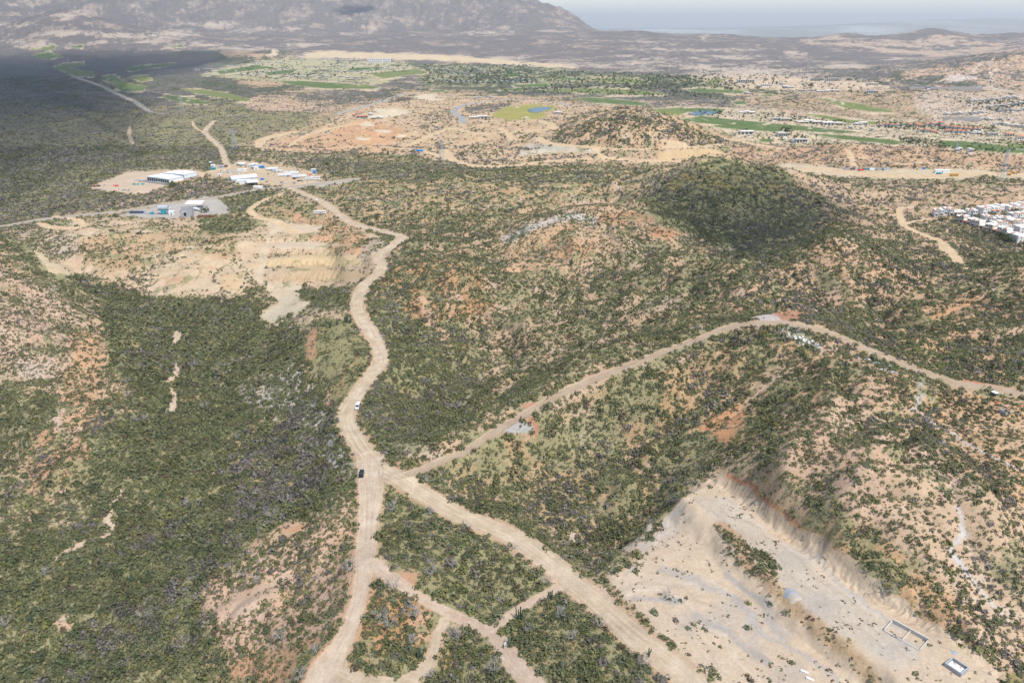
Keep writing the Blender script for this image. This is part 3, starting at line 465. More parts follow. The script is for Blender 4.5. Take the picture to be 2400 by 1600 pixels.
# ---- far land: greyish leafless scrub
farm = PYv < 235
def pf(P, f=3, **kw): paint(P, f=f, **kw)
sel = (PYv < 215) & ~((PXv < 700) & (PYv > 120)); apply(sel, sstep(0, 12, 215-PYv[sel]), soil=(198, 176, 156), dens=.72, grey=1., herb=0.)
paint([(560, 238), (640, 222), (900, 208), (900, 232), (760, 262), (700, 262), (600, 262)], f=6, soil=(205, 180, 155), dens=.85, grey=.95, herb=.1)
paint([(1360, 240), (1500, 225), (1740, 238), (1900, 262), (2000, 285), (1850, 275), (1600, 262)], f=5, soil=(205, 180, 155), dens=.75, grey=.9, herb=.1)
paint([(600, 215), (680, 225), (740, 245), (700, 262), (600, 262), (560, 245)], f=6, soil=(222, 190, 160), dens=.6, grey=.8, herb=.1)
LT = (226, 206, 184)
for x, y, rx, ry, d in ((150, 38, 70, 18, .45), (60, 60, 90, 8, .4), (200, 78, 110, 8, .35), (330, 84, 110, 8, .3), (410, 82, 50, 9, .2), (480, 58, 70, 6, .3), (620, 70, 90, 6, .3), (60, 12, 40, 6, .4), (100, 108, 60, 4, .3), (340, 15, 30, 4, .35),
    (700, 104, 60, 4, .3), (470, 105, 70, 5, .2), (560, 115, 70, 4, .2), (140, 100, 200, 5, .5), (1190, 138, 60, 5, .4), (1450, 150, 180, 8, .4), (1700, 165, 200, 10, .4), (880, 132, 200, 7, .2), (1560, 135, 200, 5, .5), (870, 66, 30, 2, .1), (830, 80, 50, 2, .2), (1140, 78, 60, 4, .3), (1185, 65, 10, 3, .1), (1300, 73, 40, 2, .2), (1480, 98, 60, 3, .3), (1550, 106, 40, 2, .3), (1650, 88, 8, 5, .1), (1860, 125, 30, 4, .1), (1740, 133, 60, 3, .3), (1985, 156, 60, 6, .08), (1600, 117, 200, 2, .3), (2100, 140, 80, 2, .3), (1800, 145, 30, 3, .2), (300, 99, 100, 2, .3), (1780, 175, 120, 9, .25), (1640, 160, 40, 8, .2), (1760, 170, 60, 10, .15)):
    blob(x, y, rx, ry, 3+ry*.6, soil=LT, dens=min(.6, d+.14))
paint([(1870, 95), (1960, 84), (2010, 92), (2070, 90), (2140, 97), (2190, 80), (2240, 82), (2300, 98), (2380, 100), (2450, 110), (2450, 125), (2300, 130), (2200, 135), (2000, 118), (1900, 105)], f=4, soil=(224, 196, 170), dens=.5, grey=.9)
paint([(2050, 190), (2160, 160), (2260, 140), (2450, 118), (2450, 215), (2300, 200), (2200, 180), (2100, 195)], f=5, soil=(226, 192, 160), dens=.48, grey=.8, siz=1.2)
stroke([(2322, 140), (2326, 165), (2322, 198)], 5, 2, soil=(240, 222, 200), dens=.05)
stroke([(2200, 190), (2260, 175), (2300, 150)], 4, 2, soil=(238, 218, 196), dens=.1)
blob(2250, 185, 40, 7, 3, soil=(232, 214, 200), dens=.1); stroke([(2300, 205), (2350, 212), (2410, 225)], 5, 2, soil=LT, dens=.05)
paint([(700, 126), (760, 120), (940, 126), (1080, 132), (1200, 142), (1300, 150), (1365, 157), (1340, 161), (1200, 152), (1000, 142), (850, 138), (720, 134)], f=2, soil=(242, 216, 176), dens=.03)
paint([(620, 133), (640, 115), (652, 118), (645, 130)], f=2, soil=(240, 220, 186), dens=.03)
# mixed village land
paint([(470, 172), (560, 150), (680, 135), (760, 140), (980, 145), (980, 165), (900, 200), (760, 190), (640, 190), (480, 180)], f=4, soil=(214, 204, 160), dens=.34, grey=.25, herb=.5)
paint([(960, 150), (1100, 148), (1300, 160), (1400, 170), (1700, 180), (1900, 215), (1700, 222), (1500, 222), (1350, 215), (1150, 212), (990, 205)], f=5, soil=(192, 184, 140), dens=.6, grey=.2, herb=.6)
paint([(1180, 200), (1550, 195), (1700, 215), (1750, 245), (1500, 232), (1300, 226), (1180, 215)], f=5, soil=(176, 166, 136), dens=.8, grey=.7, herb=.2)
paint([(1620, 180), (1750, 175), (1950, 188), (2050, 195), (2100, 210), (1900, 215), (1720, 205)], f=4, soil=(236, 210, 178), dens=.22, grey=.5)
paint([(1600, 255), (1760, 252), (2000, 275), (2200, 285), (2450, 270), (2450, 362), (2200, 345), (1960, 335), (1850, 345), (1740, 330), (1620, 280)], f=5, soil=(234, 212, 178), dens=.34, grey=.3, herb=.3)
paint([(2150, 215), (2250, 215), (2450, 225), (2450, 290), (2200, 290), (2150, 260)], f=5, soil=(226, 202, 176), dens=.45, grey=.6, herb=.15)
GREEN = (108, 130, 74); GR2 = (136, 146, 86)
FW = [[(65,116),(130,108),(128,117)],[(150,111),(195,105),(192,112)],[(75,131),(115,124),(142,132),(112,138)],
[(125,160),(150,152),(195,150),(198,156),(168,160),(190,166),(219,168),(215,177),(175,175),(150,166)],[(295,162),(330,155),(412,150),(405,155),(350,160),(312,166)],
[(235,184),(265,180),(285,190),(300,196),(340,202),(330,210),(285,211),(265,198),(245,191)],[(305,180),(340,178),(358,186),(330,191)],[(378,112),(425,106),(430,110)],
[(380,229),(400,226),(440,230),(492,240),(480,243),(420,239)],[(425,211),(480,213),(530,219),(585,231),(575,236),(530,230),(460,220)],
[(652,192),(700,192),(800,196),(888,203),(870,207),(760,206),(690,200)],[(505,167),(600,155),(640,160),(520,172)],[(800,202),(860,199),(884,204),(830,206)],
[(620,170),(700,163),(680,172),(630,176)],[(830,160),(900,158),(890,164),(800,168)],[(860,172),(980,164),(1000,172),(900,182)],
[(1170,175),(1210,171),(1222,178),(1190,181)],[(1290,183),(1320,180),(1382,190),(1310,186)],[(1368,187),(1430,184),(1500,188),(1528,194),(1500,196),(1420,192)],
[(1200,199),(1280,197),(1290,203),(1210,204)],[(1170,210),(1220,207),(1230,213),(1180,213)],[(1255,212),(1400,208),(1480,212),(1570,220),(1500,222),(1350,217)],[(1010,212),(1040,211),(1045,215),(1015,215)],
[(1340,232),(1380,230),(1460,235),(1518,242),(1505,246),(1400,241)],[(1530,258),(1600,253),(1612,262),(1590,269),(1550,266)],[(1590,256),(1640,254),(1700,256),(1690,262),(1620,262)],
[(1600,211),(1650,208),(1742,213),(1735,218),(1640,216)],[(1655,192),(1680,185),(1706,187),(1670,197)],[(1720,239),(1745,238),(1750,244),(1725,244)],[(1770,223),(1800,222),(1830,225),(1790,226)],
[(1918,234),(1960,237),(2020,245),(2100,259),(2055,261),(1980,252)],[(1600,283),(1650,276),(1720,283),(1800,289),(1900,297),(2012,307),(1950,309),(1850,302),(1740,296),(1640,289)],
[(1670,296),(1720,293),(1832,302),(1820,308),(1700,301)],[(1880,270),(1930,272),(2000,282),(2160,290),(2110,294),(1980,287)],[(1898,315),(2000,320),(2132,331),(2090,336),(1960,325)],
[(2188,332),(2260,334),(2400,345),(2460,350),(2460,360),(2300,353),(2220,346)],[(2330,334),(2400,338),(2450,342),(2400,345)],[(2080,286),(2160,288),(2200,292),(2100,292)],[(1775,327),(1810,326),(1815,332),(1790,333)]]
for i, P in enumerate(FW):
    c = np.array(P, float).mean(0)
    paint([tuple(c+(np.array(p)-c)*np.array([1.06, 1.6])+np.array([0, .5])) for p in P], f=2.5, a=.85, soil=(234, 212, 178), dens=.12, herb=0, grey=.3)
FW = [[tuple(np.array(P_, float).mean(0)+(np.array(p)-np.array(P_, float).mean(0))*np.array([1.04, 1.25])) for p in P_] for P_ in FW]
for i, P in enumerate(FW): fpaint(P, f=.8, soil=GREEN if (i*7) % 3 else GR2, dens=0, herb=0, fair=1)
paint([(1165,255),(1195,247),(1240,244),(1288,247),(1310,252),(1285,262),(1286,274),(1240,283),(1190,283),(1160,272)], f=1.5, soil=(178, 172, 96), dens=.02, herb=0, fair=1)
for x, y, rx, ry in ((1232, 276, 9, 2.5), (1212, 250, 8, 1.5), (440, 232, 6, 2), (250, 188, 5, 1.2), (1720, 290, 8, 1.2), (1792, 289, 8, 1.2), (1900, 302, 8, 1.2), (420, 229, 5, 1.5), (1975, 243, 8, 1.2), (2222, 345, 9, 2)): blob(x, y, rx, ry, .8, soil=(240, 222, 188), dens=0, fair=0)
POND = [[(1236,258),(1246,254),(1262,252),(1293,252),(1288,257),(1272,261),(1258,265),(1242,263)], [(1612,269),(1630,262),(1660,261),(1692,262),(1680,267),(1655,270),(1630,272)]]
for P in POND: paint(P, f=.6, wob=False, soil=(60, 80, 84), dens=0, fair=2)
# ---- natural variation: channels fill with leafless trees, crests are barer
DEN0 = DEN.copy(); b = np.clip(GUL*1.0, 0, 1); near = (1-farf)*np.clip(AMP/5, 0, 1)
mid = (DEN > .1) & (FAIR == 0)
DEN = np.where(mid, np.clip(DEN+near*np.clip((.25-b)*1.2, -.1, .32)+fbm(GX, GY, 30, 5, .68, seed=41)*.26*(DEN > .12)+fbm(GX, GY, 260, 5, .65, seed=42)*.5*sstep(1500, 2600, GY)*(DEN > .2), .02, .99), DEN)
GRY = np.clip(GRY+near*(.25-b)*1.3+fbm(GX, GY, 45, 3, seed=43)*.45*(1-farf), 0, 1)
HERB = np.clip(HERB*.72+fbm(GX, GY, 22, 4, .6, seed=44)*.55*(HERB > .05)*(1-farf), 0, 1)
om = np.clip(fbm(GX, GY, 40, 5, .65, seed=45)*1.2, 0, 1)*near*(FAIR == 0)
SOIL = SOIL*(1-om[..., None]*.45)+alb((216, 168, 130))*om[..., None]*.45
pm = np.clip(fbm(GX, GY, 40, 4, seed=46)*1.5-.35, 0, 1)*near*(HERB < .6)
SOIL = SOIL*(1-pm[..., None]*.5)+alb((226, 212, 200))*pm[..., None]*.5
# mountains: granite patches
mt = sstep(5500, 8000, GY)*sstep(90, 250, H)
gp = np.clip(fbm(GX, GY, 90, 5, .75, seed=47)*2.2-.35, 0, 1)*mt
DEN = DEN*(1-.45*gp)
# far plain beyond the mountains
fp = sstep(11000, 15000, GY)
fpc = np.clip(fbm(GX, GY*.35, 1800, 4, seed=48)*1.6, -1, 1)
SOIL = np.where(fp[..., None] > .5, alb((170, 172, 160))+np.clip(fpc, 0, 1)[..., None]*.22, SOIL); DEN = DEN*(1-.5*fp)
# washed rills show as pale lines on the slopes; the pits keep their strata
rl_ = np.exp(-(b2/.05)**2)*near*np.clip(fbm(GX, GY, 30, 2, seed=52)+.35, 0, 1)*(GY < 900)
SOIL = SOIL*(1-rl_[..., None]*.5)+alb((230, 212, 192))*rl_[..., None]*.5; DEN = np.where(DEN > .05, DEN*(1-rl_*.5), DEN); HERB = HERB*(1-rl_*.7)
# roads are bare
DEN = np.where(DEN0 > .88, np.maximum(DEN, DEN0-.1), DEN); OPEN = DEN0 < .04; DEN = np.where(OPEN, np.minimum(DEN, .02), DEN)
rk = 1-sstep(-.3, 1.2, RM)
wide = 1-sstep(0, 1.6, RM)
nearroad = np.isin(RID, [0, 1, 5, 7]) 
DEN = DEN*(1-np.where(nearroad, wide, rk)); 
HERB = HERB*(1-rk)
DEN[FAIR > 0] = 0; HERB[FAIR > 0] = 0
RC = {0: (228, 208, 180), 1: (228, 208, 184), 2: (222, 200, 172), 3: (224, 200, 176), 4: (222, 198, 172), 5: (208, 186, 160), 6: (224, 206, 182), 7: (204, 192, 174), 17: (196, 194, 190), 18: (190, 190, 188), 27: (214, 200, 180)}
for i in range(32):
    s = RID == i; c = alb(RC.get(i, (240, 212, 172))); k = rk[s][:, None]; SOIL[s] = SOIL[s]*(1-k)+c*k
bandk = ((np.exp(-((np.abs(RD)-.84)/.1)**2)*.45+np.exp(-((np.abs(RD)-.3)/.12)**2)*.22)*(RM < .4)*np.isin(RID, [0, 1, 5])*np.clip(.8+fbm(GX, GY, 30, 3, seed=53), .2, 1.3))[..., None]
SOIL = SOIL*(1-bandk)+alb((204, 172, 134))*bandk
fringe = (np.exp(-((RM-1.3)/1.0)**2)*np.isin(RID, [0, 1]))[..., None]*.6
SOIL = SOIL*(1-fringe)+alb((214, 178, 144))*fringe; HERB *= (1-fringe[..., 0])
SOIL = np.clip(SOIL*(1+.07*fbm(GX, GY, 20, 3, seed=50)[..., None]+.05*fbm(GX, GY, 4, 2, seed=51)[..., None]), .01, .8)
# ---------------------------------------------------------------- the ground: one surface, its roads, greens and water as objects of their own
def nd(nt, t, **k):
    x = nt.nodes.new('ShaderNode'+t)
    for a, b in k.items(): setattr(x, a, b)
    return x
def math_(nt, op, a, b=None, clamp=False):
    m = nd(nt, 'Math', operation=op); m.use_clamp = clamp
    for i, v in enumerate((a, b)):
        if v is None: continue
        if isinstance(v, (int, float)): m.inputs[i].default_value = v
        else: nt.links.new(v, m.inputs[i])
    return m.outputs[0]
def mixc(nt, f, a, b, mode='MIX'):
    m = nd(nt, 'MixRGB', blend_type=mode)
    for i, v in enumerate((f, a, b)):
        if isinstance(v, (int, float)): m.inputs[i].default_value = v
        elif isinstance(v, (tuple, list)): m.inputs[i].default_value = (*v, 1)[:4]
        else: nt.links.new(v, m.inputs[i])
    return m.outputs[0]
def noise(nt, vec, scale, detail=4, rough=.55):
    n_ = nd(nt, 'TexNoise'); n_.inputs['Scale'].default_value = scale; n_.inputs['Detail'].default_value = detail; n_.inputs['Roughness'].default_value = rough
    nt.links.new(vec, n_.inputs['Vector']); return n_.outputs['Fac']
def ramp(nt, f, a, b, lo=0., hi=1.):
    m = nd(nt, 'MapRange'); m.interpolation_type = 'SMOOTHSTEP'
    nt.links.new(f, m.inputs[0])
    for i, v in ((1, a), (2, b), (3, lo), (4, hi)):
        if isinstance(v, (int, float)): m.inputs[i].default_value = v
        else: nt.links.new(v, m.inputs[i])
    return m.outputs[0]
def ground_mat(name, road=False):
    m = bpy.data.materials.new(name); m.use_nodes = True; nt = m.node_tree; B = nt.nodes['Principled BSDF']
    B.inputs['Roughness'].default_value = .95; B.inputs['Specular IOR Level'].default_value = .1
    A = nd(nt, 'Attribute'); A.attribute_name = 'soil'; M = nd(nt, 'Attribute'); M.attribute_name = 'cover'
    sep = nd(nt, 'SeparateColor'); nt.links.new(M.outputs['Color'], sep.inputs[0]); herb, scrub, grey = sep.outputs; scrub2 = M.outputs['Alpha']
    pos = nd(nt, 'NewGeometry').outputs['Position']
    n1 = noise(nt, pos, .9, 5, .65); n2 = noise(nt, pos, .16, 4, .6); n3 = noise(nt, pos, .3, 5, .7)
    c = A.outputs['Color']
    c = mixc(nt, 1., c, mixc(nt, n1, (.72, .70, .68), (1.26, 1.27, 1.28)), 'MULTIPLY')
    c = mixc(nt, 1., c, mixc(nt, n2, (.88, .86, .84), (1.1, 1.12, 1.14)), 'MULTIPLY')
    if not road:
        # low herbs and grass between the shrubs
        th = math_(nt, 'SUBTRACT', 1.02, math_(nt, 'MULTIPLY', herb, .80))
        n4 = math_(nt, 'ADD', math_(nt, 'MULTIPLY', n3, .6), math_(nt, 'MULTIPLY', noise(nt, pos, 1.3, 4, .7), .4))
        hm = ramp(nt, n4, math_(nt, 'SUBTRACT', th, .30), math_(nt, 'SUBTRACT', th, .19))
        hc = mixc(nt, n1, (.14, .135, .06), (.31, .28, .15))
        c = mixc(nt, math_(nt, 'MULTIPLY', hm, .85), c, hc)
        # small stones and tufts, a foot or two across
        vo = nd(nt, 'TexVoronoi'); vo.inputs['Scale'].default_value = .75; nt.links.new(pos, vo.inputs['Vector'])
        sp_ = ramp(nt, vo.outputs['Distance'], .2, .38, 1, 0)
        vo2 = nd(nt, 'TexVoronoi'); vo2.inputs['Scale'].default_value = 1.7; nt.links.new(pos, vo2.inputs['Vector'])
        wild = ramp(nt, scrub2, .02, .2); st_ = ramp(nt, vo2.outputs['Distance'], .2, .36, 1, 0)
        c = mixc(nt, math_(nt, 'MULTIPLY', math_(nt, 'MULTIPLY', st_, wild), .5), c, mixc(nt, n1, (.16, .12, .09), (.50, .45, .40)))
        c = mixc(nt, math_(nt, 'MULTIPLY', math_(nt, 'MULTIPLY', sp_, wild), math_(nt, 'MULTIPLY', ramp(nt, n2, .36, .56), .75)), c, (.07, .085, .04))
        # scrub too far away to stand as single bushes
        ns = noise(nt, pos, .07, 5, .75); nl = noise(nt, pos, .015, 6, .75)
        na = math_(nt, 'ADD', math_(nt, 'MULTIPLY', ns, .5), math_(nt, 'MULTIPLY', nl, .5))
        t2 = math_(nt, 'SUBTRACT', .70, math_(nt, 'MULTIPLY', scrub, .37))
        sm = ramp(nt, na, math_(nt, 'SUBTRACT', t2, .035), math_(nt, 'ADD', t2, .035))
        sc = mixc(nt, grey, mixc(nt, n2, (.045, .06, .030), (.085, .10, .05)), mixc(nt, n2, (.10, .086, .080), (.19, .165, .15)))
        c = mixc(nt, sm, c, sc)
    else:
        # tyre tracks and graded ridges run along the road
        U = nd(nt, 'Attribute'); U.attribute_name = 'along'; s2 = nd(nt, 'SeparateXYZ'); nt.links.new(U.outputs['Vector'], s2.inputs[0])
        cb = nd(nt, 'CombineXYZ'); nt.links.new(math_(nt, 'MULTIPLY', s2.outputs[0], 4.2), cb.inputs[0]); nt.links.new(math_(nt, 'MULTIPLY', s2.outputs[1], .035), cb.inputs[1])
        nr = math_(nt, 'ADD', math_(nt, 'MULTIPLY', noise(nt, cb.outputs[0], 1.0, 4, .6), .6), math_(nt, 'MULTIPLY', n2, .4))
        c = mixc(nt, 1., c, mixc(nt, ramp(nt, nr, .3, .7), (.83, .79, .74), (1.09, 1.10, 1.11)), 'MULTIPLY')
        cb2 = nd(nt, 'CombineXYZ'); nt.links.new(math_(nt, 'MULTIPLY', s2.outputs[0], 11), cb2.inputs[0]); nt.links.new(math_(nt, 'MULTIPLY', s2.outputs[1], .06), cb2.inputs[1])
        nr2 = noise(nt, cb2.outputs[0], 1.0, 2, .5)
        c = mixc(nt, 1., c, mixc(nt, ramp(nt, nr2, .35, .62), (.93, .915, .90), (1.03, 1.035, 1.04)), 'MULTIPLY')
    nt.links.new(c, B.inputs['Base Color'])
    bp = nd(nt, 'Bump'); bp.inputs['Strength'].default_value = .6 if not road else .25; bp.inputs['Distance'].default_value = .5
    nt.links.new(math_(nt, 'ADD', math_(nt, 'MULTIPLY', n1, .6), n3), bp.inputs['Height']); nt.links.new(bp.outputs[0], B.inputs['Normal'])
    return m
GM = ground_mat('dry_soil'); RMt = ground_mat('graded_earth', True)
GR = bpy.data.materials.new('turf'); GR.use_nodes = True
nt = GR.node_tree; B = nt.nodes['Principled BSDF']; B.inputs['Roughness'].default_value = .9; B.inputs['Specular IOR Level'].default_value = .1
a_ = nd(nt, 'Attribute'); a_.attribute_name = 'soil'; ps = nd(nt, 'NewGeometry').outputs['Position']
nt.links.new(mixc(nt, 1., a_.outputs['Color'], mixc(nt, noise(nt, ps, .02, 4), (.8, .85, .8), (1.25, 1.15, 1.2)), 'MULTIPLY'), B.inputs['Base Color'])
WT = bpy.data.materials.new('pond_water'); WT.use_nodes = True
B = WT.node_tree.nodes['Principled BSDF']; B.inputs['Base Color'].default_value = (.035, .075, .09, 1); B.inputs['Roughness'].default_value = .25
farscrub = sstep(1000, 2400, GY)
COV = np.stack([HERB*(1-sstep(1200, 2400, GY)*.5), DEN*farscrub, GRY, DEN], -1)
kind = np.zeros((NR-1, NC-1), int)
f_ = FAIR[:-1, :-1]; kind[f_ == 1] = 101; kind[f_ == 2] = 102
r_ = (RM[:-1, :-1]+RM[1:, 1:])/2 < 0
ri = RID[:-1, :-1]; kind[r_] = ri[r_]+1
PQ = [(1640, 1150), (1700, 1160), (1830, 1270), (1960, 1370), (2080, 1460), (2180, 1550), (2260, 1620), (2000, 1620), (1720, 1640), (1560, 1500), (1470, 1400), (1480, 1330), (1540, 1260), (1600, 1180)]
s = pdist(QX[:-1, :-1], QY[:-1, :-1], PQ) > 0; kind[s & (kind == 0)] = 103
kind[(GY[:-1, :-1] > 6800) & (H[:-1, :-1] > 125) & (kind == 0) & (GX[:-1, :-1] < 2300)] = 104
idx = np.arange(NR*NC).reshape(NR, NC)
quads = np.stack([idx[:-1, :-1], idx[:-1, 1:], idx[1:, 1:], idx[1:, :-1]], -1)
GLs = {100: None}
def sheet(name, mask, mat):
    q = quads[mask]; 
    if not len(q): return
    used, inv = np.unique(q.ravel(), return_inverse=True)
    me = bpy.data.meshes.new(name); v = np.stack([GX.ravel()[used], GY.ravel()[used], H.ravel()[used]], -1).astype(np.float32)
    me.vertices.add(len(v)); me.vertices.foreach_set('co', v.ravel())
    me.loops.add(q.size); me.loops.foreach_set('vertex_index', inv.astype(np.int32).ravel())
    me.polygons.add(len(q)); me.polygons.foreach_set('loop_start', (np.arange(len(q))*4).astype(np.int32))
    me.update(calc_edges=True)
    me.polygons.foreach_set('use_smooth', np.ones(len(q), bool))
    c = np.ones((len(v), 4), np.float32); c[:, :3] = SOIL.reshape(-1, 3)[used]
    me.attributes.new('soil', 'FLOAT_COLOR', 'POINT').data.foreach_set('color', c.ravel())
    me.attributes.new('cover', 'FLOAT_COLOR', 'POINT').data.foreach_set('color', COV.reshape(-1, 4)[used].astype(np.float32).ravel())
    if mat is RMt:
        al = np.stack([RD.ravel()[used], RS.ravel()[used], np.zeros(len(used))], -1).astype(np.float32)
        me.attributes.new('along', 'FLOAT_VECTOR', 'POINT').data.foreach_set('vector', al.ravel())
    me.materials.append(mat)
    # keep the shading of the one continuous surface
    me.normals_split_custom_set_from_vertices(NRM.reshape(-1, 3)[used].tolist())
    o = bpy.data.objects.new(name, me); COL.objects.link(o); o['kind'] = 'structure'
    return o
P3 = np.stack([GX, GY, H], -1)
du = np.gradient(P3, axis=1); dv = np.gradient(P3, axis=0); NRM = np.cross(du, dv); NRM /= np.linalg.norm(NRM, axis=-1, keepdims=True)
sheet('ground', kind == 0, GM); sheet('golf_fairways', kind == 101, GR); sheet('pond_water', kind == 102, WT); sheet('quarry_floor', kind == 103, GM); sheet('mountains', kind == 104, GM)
for i in range(32):
    if i in ROADN: sheet(ROADN[i][0].replace('wash', 'dry_wash'), kind == i+1, RMt)
# ---------------------------------------------------------------- scrub
def mat_simple(name, col, rough=.8, metal=0., spec=.2):
    m = bpy.data.materials.new(name); m.use_nodes = True; B = m.node_tree.nodes['Principled BSDF']
    B.inputs['Base Color'].default_value = (*col, 1); B.inputs['Roughness'].default_value = rough; B.inputs['Metallic'].default_value = metal
    B.inputs['Specular IOR Level'].default_value = spec; return m
def leaf_mat(name, attr=True, col=(.08, .1, .05)):
    m = bpy.data.materials.new(name); m.use_nodes = True; nt = m.node_tree; nt.nodes.clear()
    out = nd(nt, 'OutputMaterial'); d = nd(nt, 'BsdfDiffuse'); t = nd(nt, 'BsdfTranslucent'); mx = nd(nt, 'MixShader'); mx.inputs[0].default_value = .32
    if attr: a = nd(nt, 'Attribute'); a.attribute_name = 'leaf'; c = a.outputs['Color']
    else:
        oi = nd(nt, 'ObjectInfo'); a = nd(nt, 'Attribute'); a.attribute_name = 'leaf'
        c = mixc(nt, 1., a.outputs['Color'], mixc(nt, oi.outputs['Random'], (.72, .75, .72), (1.25, 1.2, 1.15)), 'MULTIPLY')
    nt.links.new(c, d.inputs[0]); nt.links.new(c, t.inputs[0]); nt.links.new(d.outputs[0], mx.inputs[1]); nt.links.new(t.outputs[0], mx.inputs[2]); nt.links.new(mx.outputs[0], out.inputs[0])
    return m
LM = leaf_mat('scrub_leaves'); LMi = leaf_mat('shrub_leaves', False)
def template(nq, size, r, grey=False):
    """leaf clusters scattered through a low dome with an uneven outline"""
    k = nq; az = r.uniform(0, 2*np.pi, k); ct = r.uniform(-.1, 1, k); st = np.sqrt(1-np.clip(ct, 0, 1)**2)
    rad = r.uniform(.45, 1.0, k)**.6*(1+.3*np.sin(az*2+r.uniform(0, 6))+.18*np.sin(az*5+r.uniform(0, 6)))
    c = np.stack([np.cos(az)*st*rad, np.sin(az)*st*rad, np.clip(ct, .02, 1)*rad*.95], 1)
    nrm = c+r.normal(0, .45, (k, 3))+np.array([0, 0, .35]); nrm /= np.linalg.norm(nrm, axis=1, keepdims=True)
    t = np.cross(nrm, r.normal(0, 1, (k, 3))); t /= np.linalg.norm(t, axis=1, keepdims=True); b = np.cross(nrm, t)
    s = size*r.uniform(.6, 1.3, (k, 1)); s2 = s*r.uniform(.5, 1., (k, 1))
    q = np.stack([c-t*s, c-b*s2*r.uniform(.5, 1.3, (k, 1)), c+t*s*r.uniform(.6, 1.2, (k, 1)), c+b*s2], 1)
    return q
def pick_colour(g, sz, x, y):
    """leaf colour of n shrubs; g = share of leafless grey ones here"""
    n_ = len(g); isg = rng.uniform(0, 1, n_) < g*np.where(y > 1100, .95, .7)
    a = rng.uniform(0, 1, (n_, 1))
    green = (1-a)*np.array([.112, .126, .058])+a*np.array([.215, .21, .105])
    blue = rng.uniform(0, 1, (n_, 1)) < .25; green = np.where(blue, green*np.array([.95, .97, 1.15]), green)
    yel = rng.uniform(0, 1, (n_, 1)) < .05; green = np.where(yel, np.array([.19, .19, .07]), green)
    brn = rng.uniform(0, 1, (n_, 1)) < .06; green = np.where(brn, np.array([.15, .12, .08]), green)
    wd_ = sstep(700, 1300, y)[:, None]; gr = (1-a)*(np.array([.145, .126, .108])*(1-wd_)+wd_*np.array([.17, .145, .13]))+a*(np.array([.25, .225, .20])*(1-wd_)+wd_*np.array([.30, .265, .24]))
    c = np.where(isg[:, None], gr, green)
    tone = 1+.25*fbm(x, y, 18, 2, seed=71)
    return c*tone[:, None]*1.1, isg
def scatter(D0, D1, rho, seed):
    r = np.random.default_rng(seed); wd = 1.0 if D0 < 400 else .86; N = int(rho*wd*(D1**2-D0**2))
    y = np.sqrt(r.uniform(D0**2, D1**2, N)); x = r.uniform(-wd, wd, N)*y
    z = samp(H, x, y); px, py = project(x, y, z)
    ok = (px > -220) & (px < 2620) & (py < 1800); x, y, z, px, py = (v[ok] for v in (x, y, z, px, py))
    d = samp(DEN, x, y); p = np.clip(d*1.12-.02, 0, 1)**1.15
    ok = r.uniform(0, 1, len(x)) < p*(1-.35*sstep(1150, 1500, y))
    return [v[ok] for v in (x, y, z, px, py, d)]
def bake(name, sets, mat):
    V_, Cc = [], []
    for (x, y, z, rad, hgt, col, T) in sets:
        n_ = len(x); k = rng.integers(0, len(T), n_); Q = np.array(T)[k]            # n, q, 4, 3
        th = rng.uniform(0, 2*np.pi, n_); c, s = np.cos(th), np.sin(th)
        X = Q[..., 0]*c[:, None, None]-Q[..., 1]*s[:, None, None]; Y = Q[..., 0]*s[:, None, None]+Q[..., 1]*c[:, None, None]
        X = X*rad[:, None, None]+x[:, None, None]; Y = Y*rad[:, None, None]+y[:, None, None]; Z = Q[..., 2]*hgt[:, None, None]+z[:, None, None]
        V_.append(np.stack([X, Y, Z], -1).reshape(-1, 3).astype(np.float32))
        fc = col[:, None, :]*rng.uniform(.82, 1.18, (n_, Q.shape[1], 1)); Cc.append(fc.reshape(-1, 3).astype(np.float32))
    Vv = np.concatenate(V_); Cc = np.concatenate(Cc); nf = len(Cc)
    me = bpy.data.meshes.new(name); me.vertices.add(len(Vv)); me.vertices.foreach_set('co', Vv.ravel())
    me.loops.add(len(Vv)); me.loops.foreach_set('vertex_index', np.arange(len(Vv), dtype=np.int32))
    me.polygons.add(nf); me.polygons.foreach_set('loop_start', (np.arange(nf)*4).astype(np.int32)); me.update(calc_edges=False)
    c4 = np.ones((nf, 4), np.float32); c4[:, :3] = np.clip(Cc, 0, 1)
    me.attributes.new('leaf', 'FLOAT_COLOR', 'FACE').data.foreach_set('color', c4.ravel())
    me.materials.append(mat); o = bpy.data.objects.new(name, me); COL.objects.link(o); o['kind'] = 'stuff'
    print(name, nf, 'faces'); return o
tr = np.random.default_rng(5)
T1 = [template(40, .30, tr) for _ in range(14)]; T2 = [template(16, .44, tr) for _ in range(14)]; T3 = [template(8, .62, tr) for _ in range(14)]; T4 = [template(5, .8, tr) for _ in range(10)]
def dims(x, y, r_):
    s = samp(SIZ, x, y); n_ = len(x); rad = np.clip(r_.lognormal(.17, .42, n_), .4, 2.9)*s; return rad, rad*r_.uniform(.75, 1.25, n_)
r_ = np.random.default_rng(9)
x, y, z, px, py, d = scatter(130, 430, .43, 1)
rad, hgt = dims(x, y, r_); col, isg = pick_colour(samp(GRY, x, y), rad, x, y)
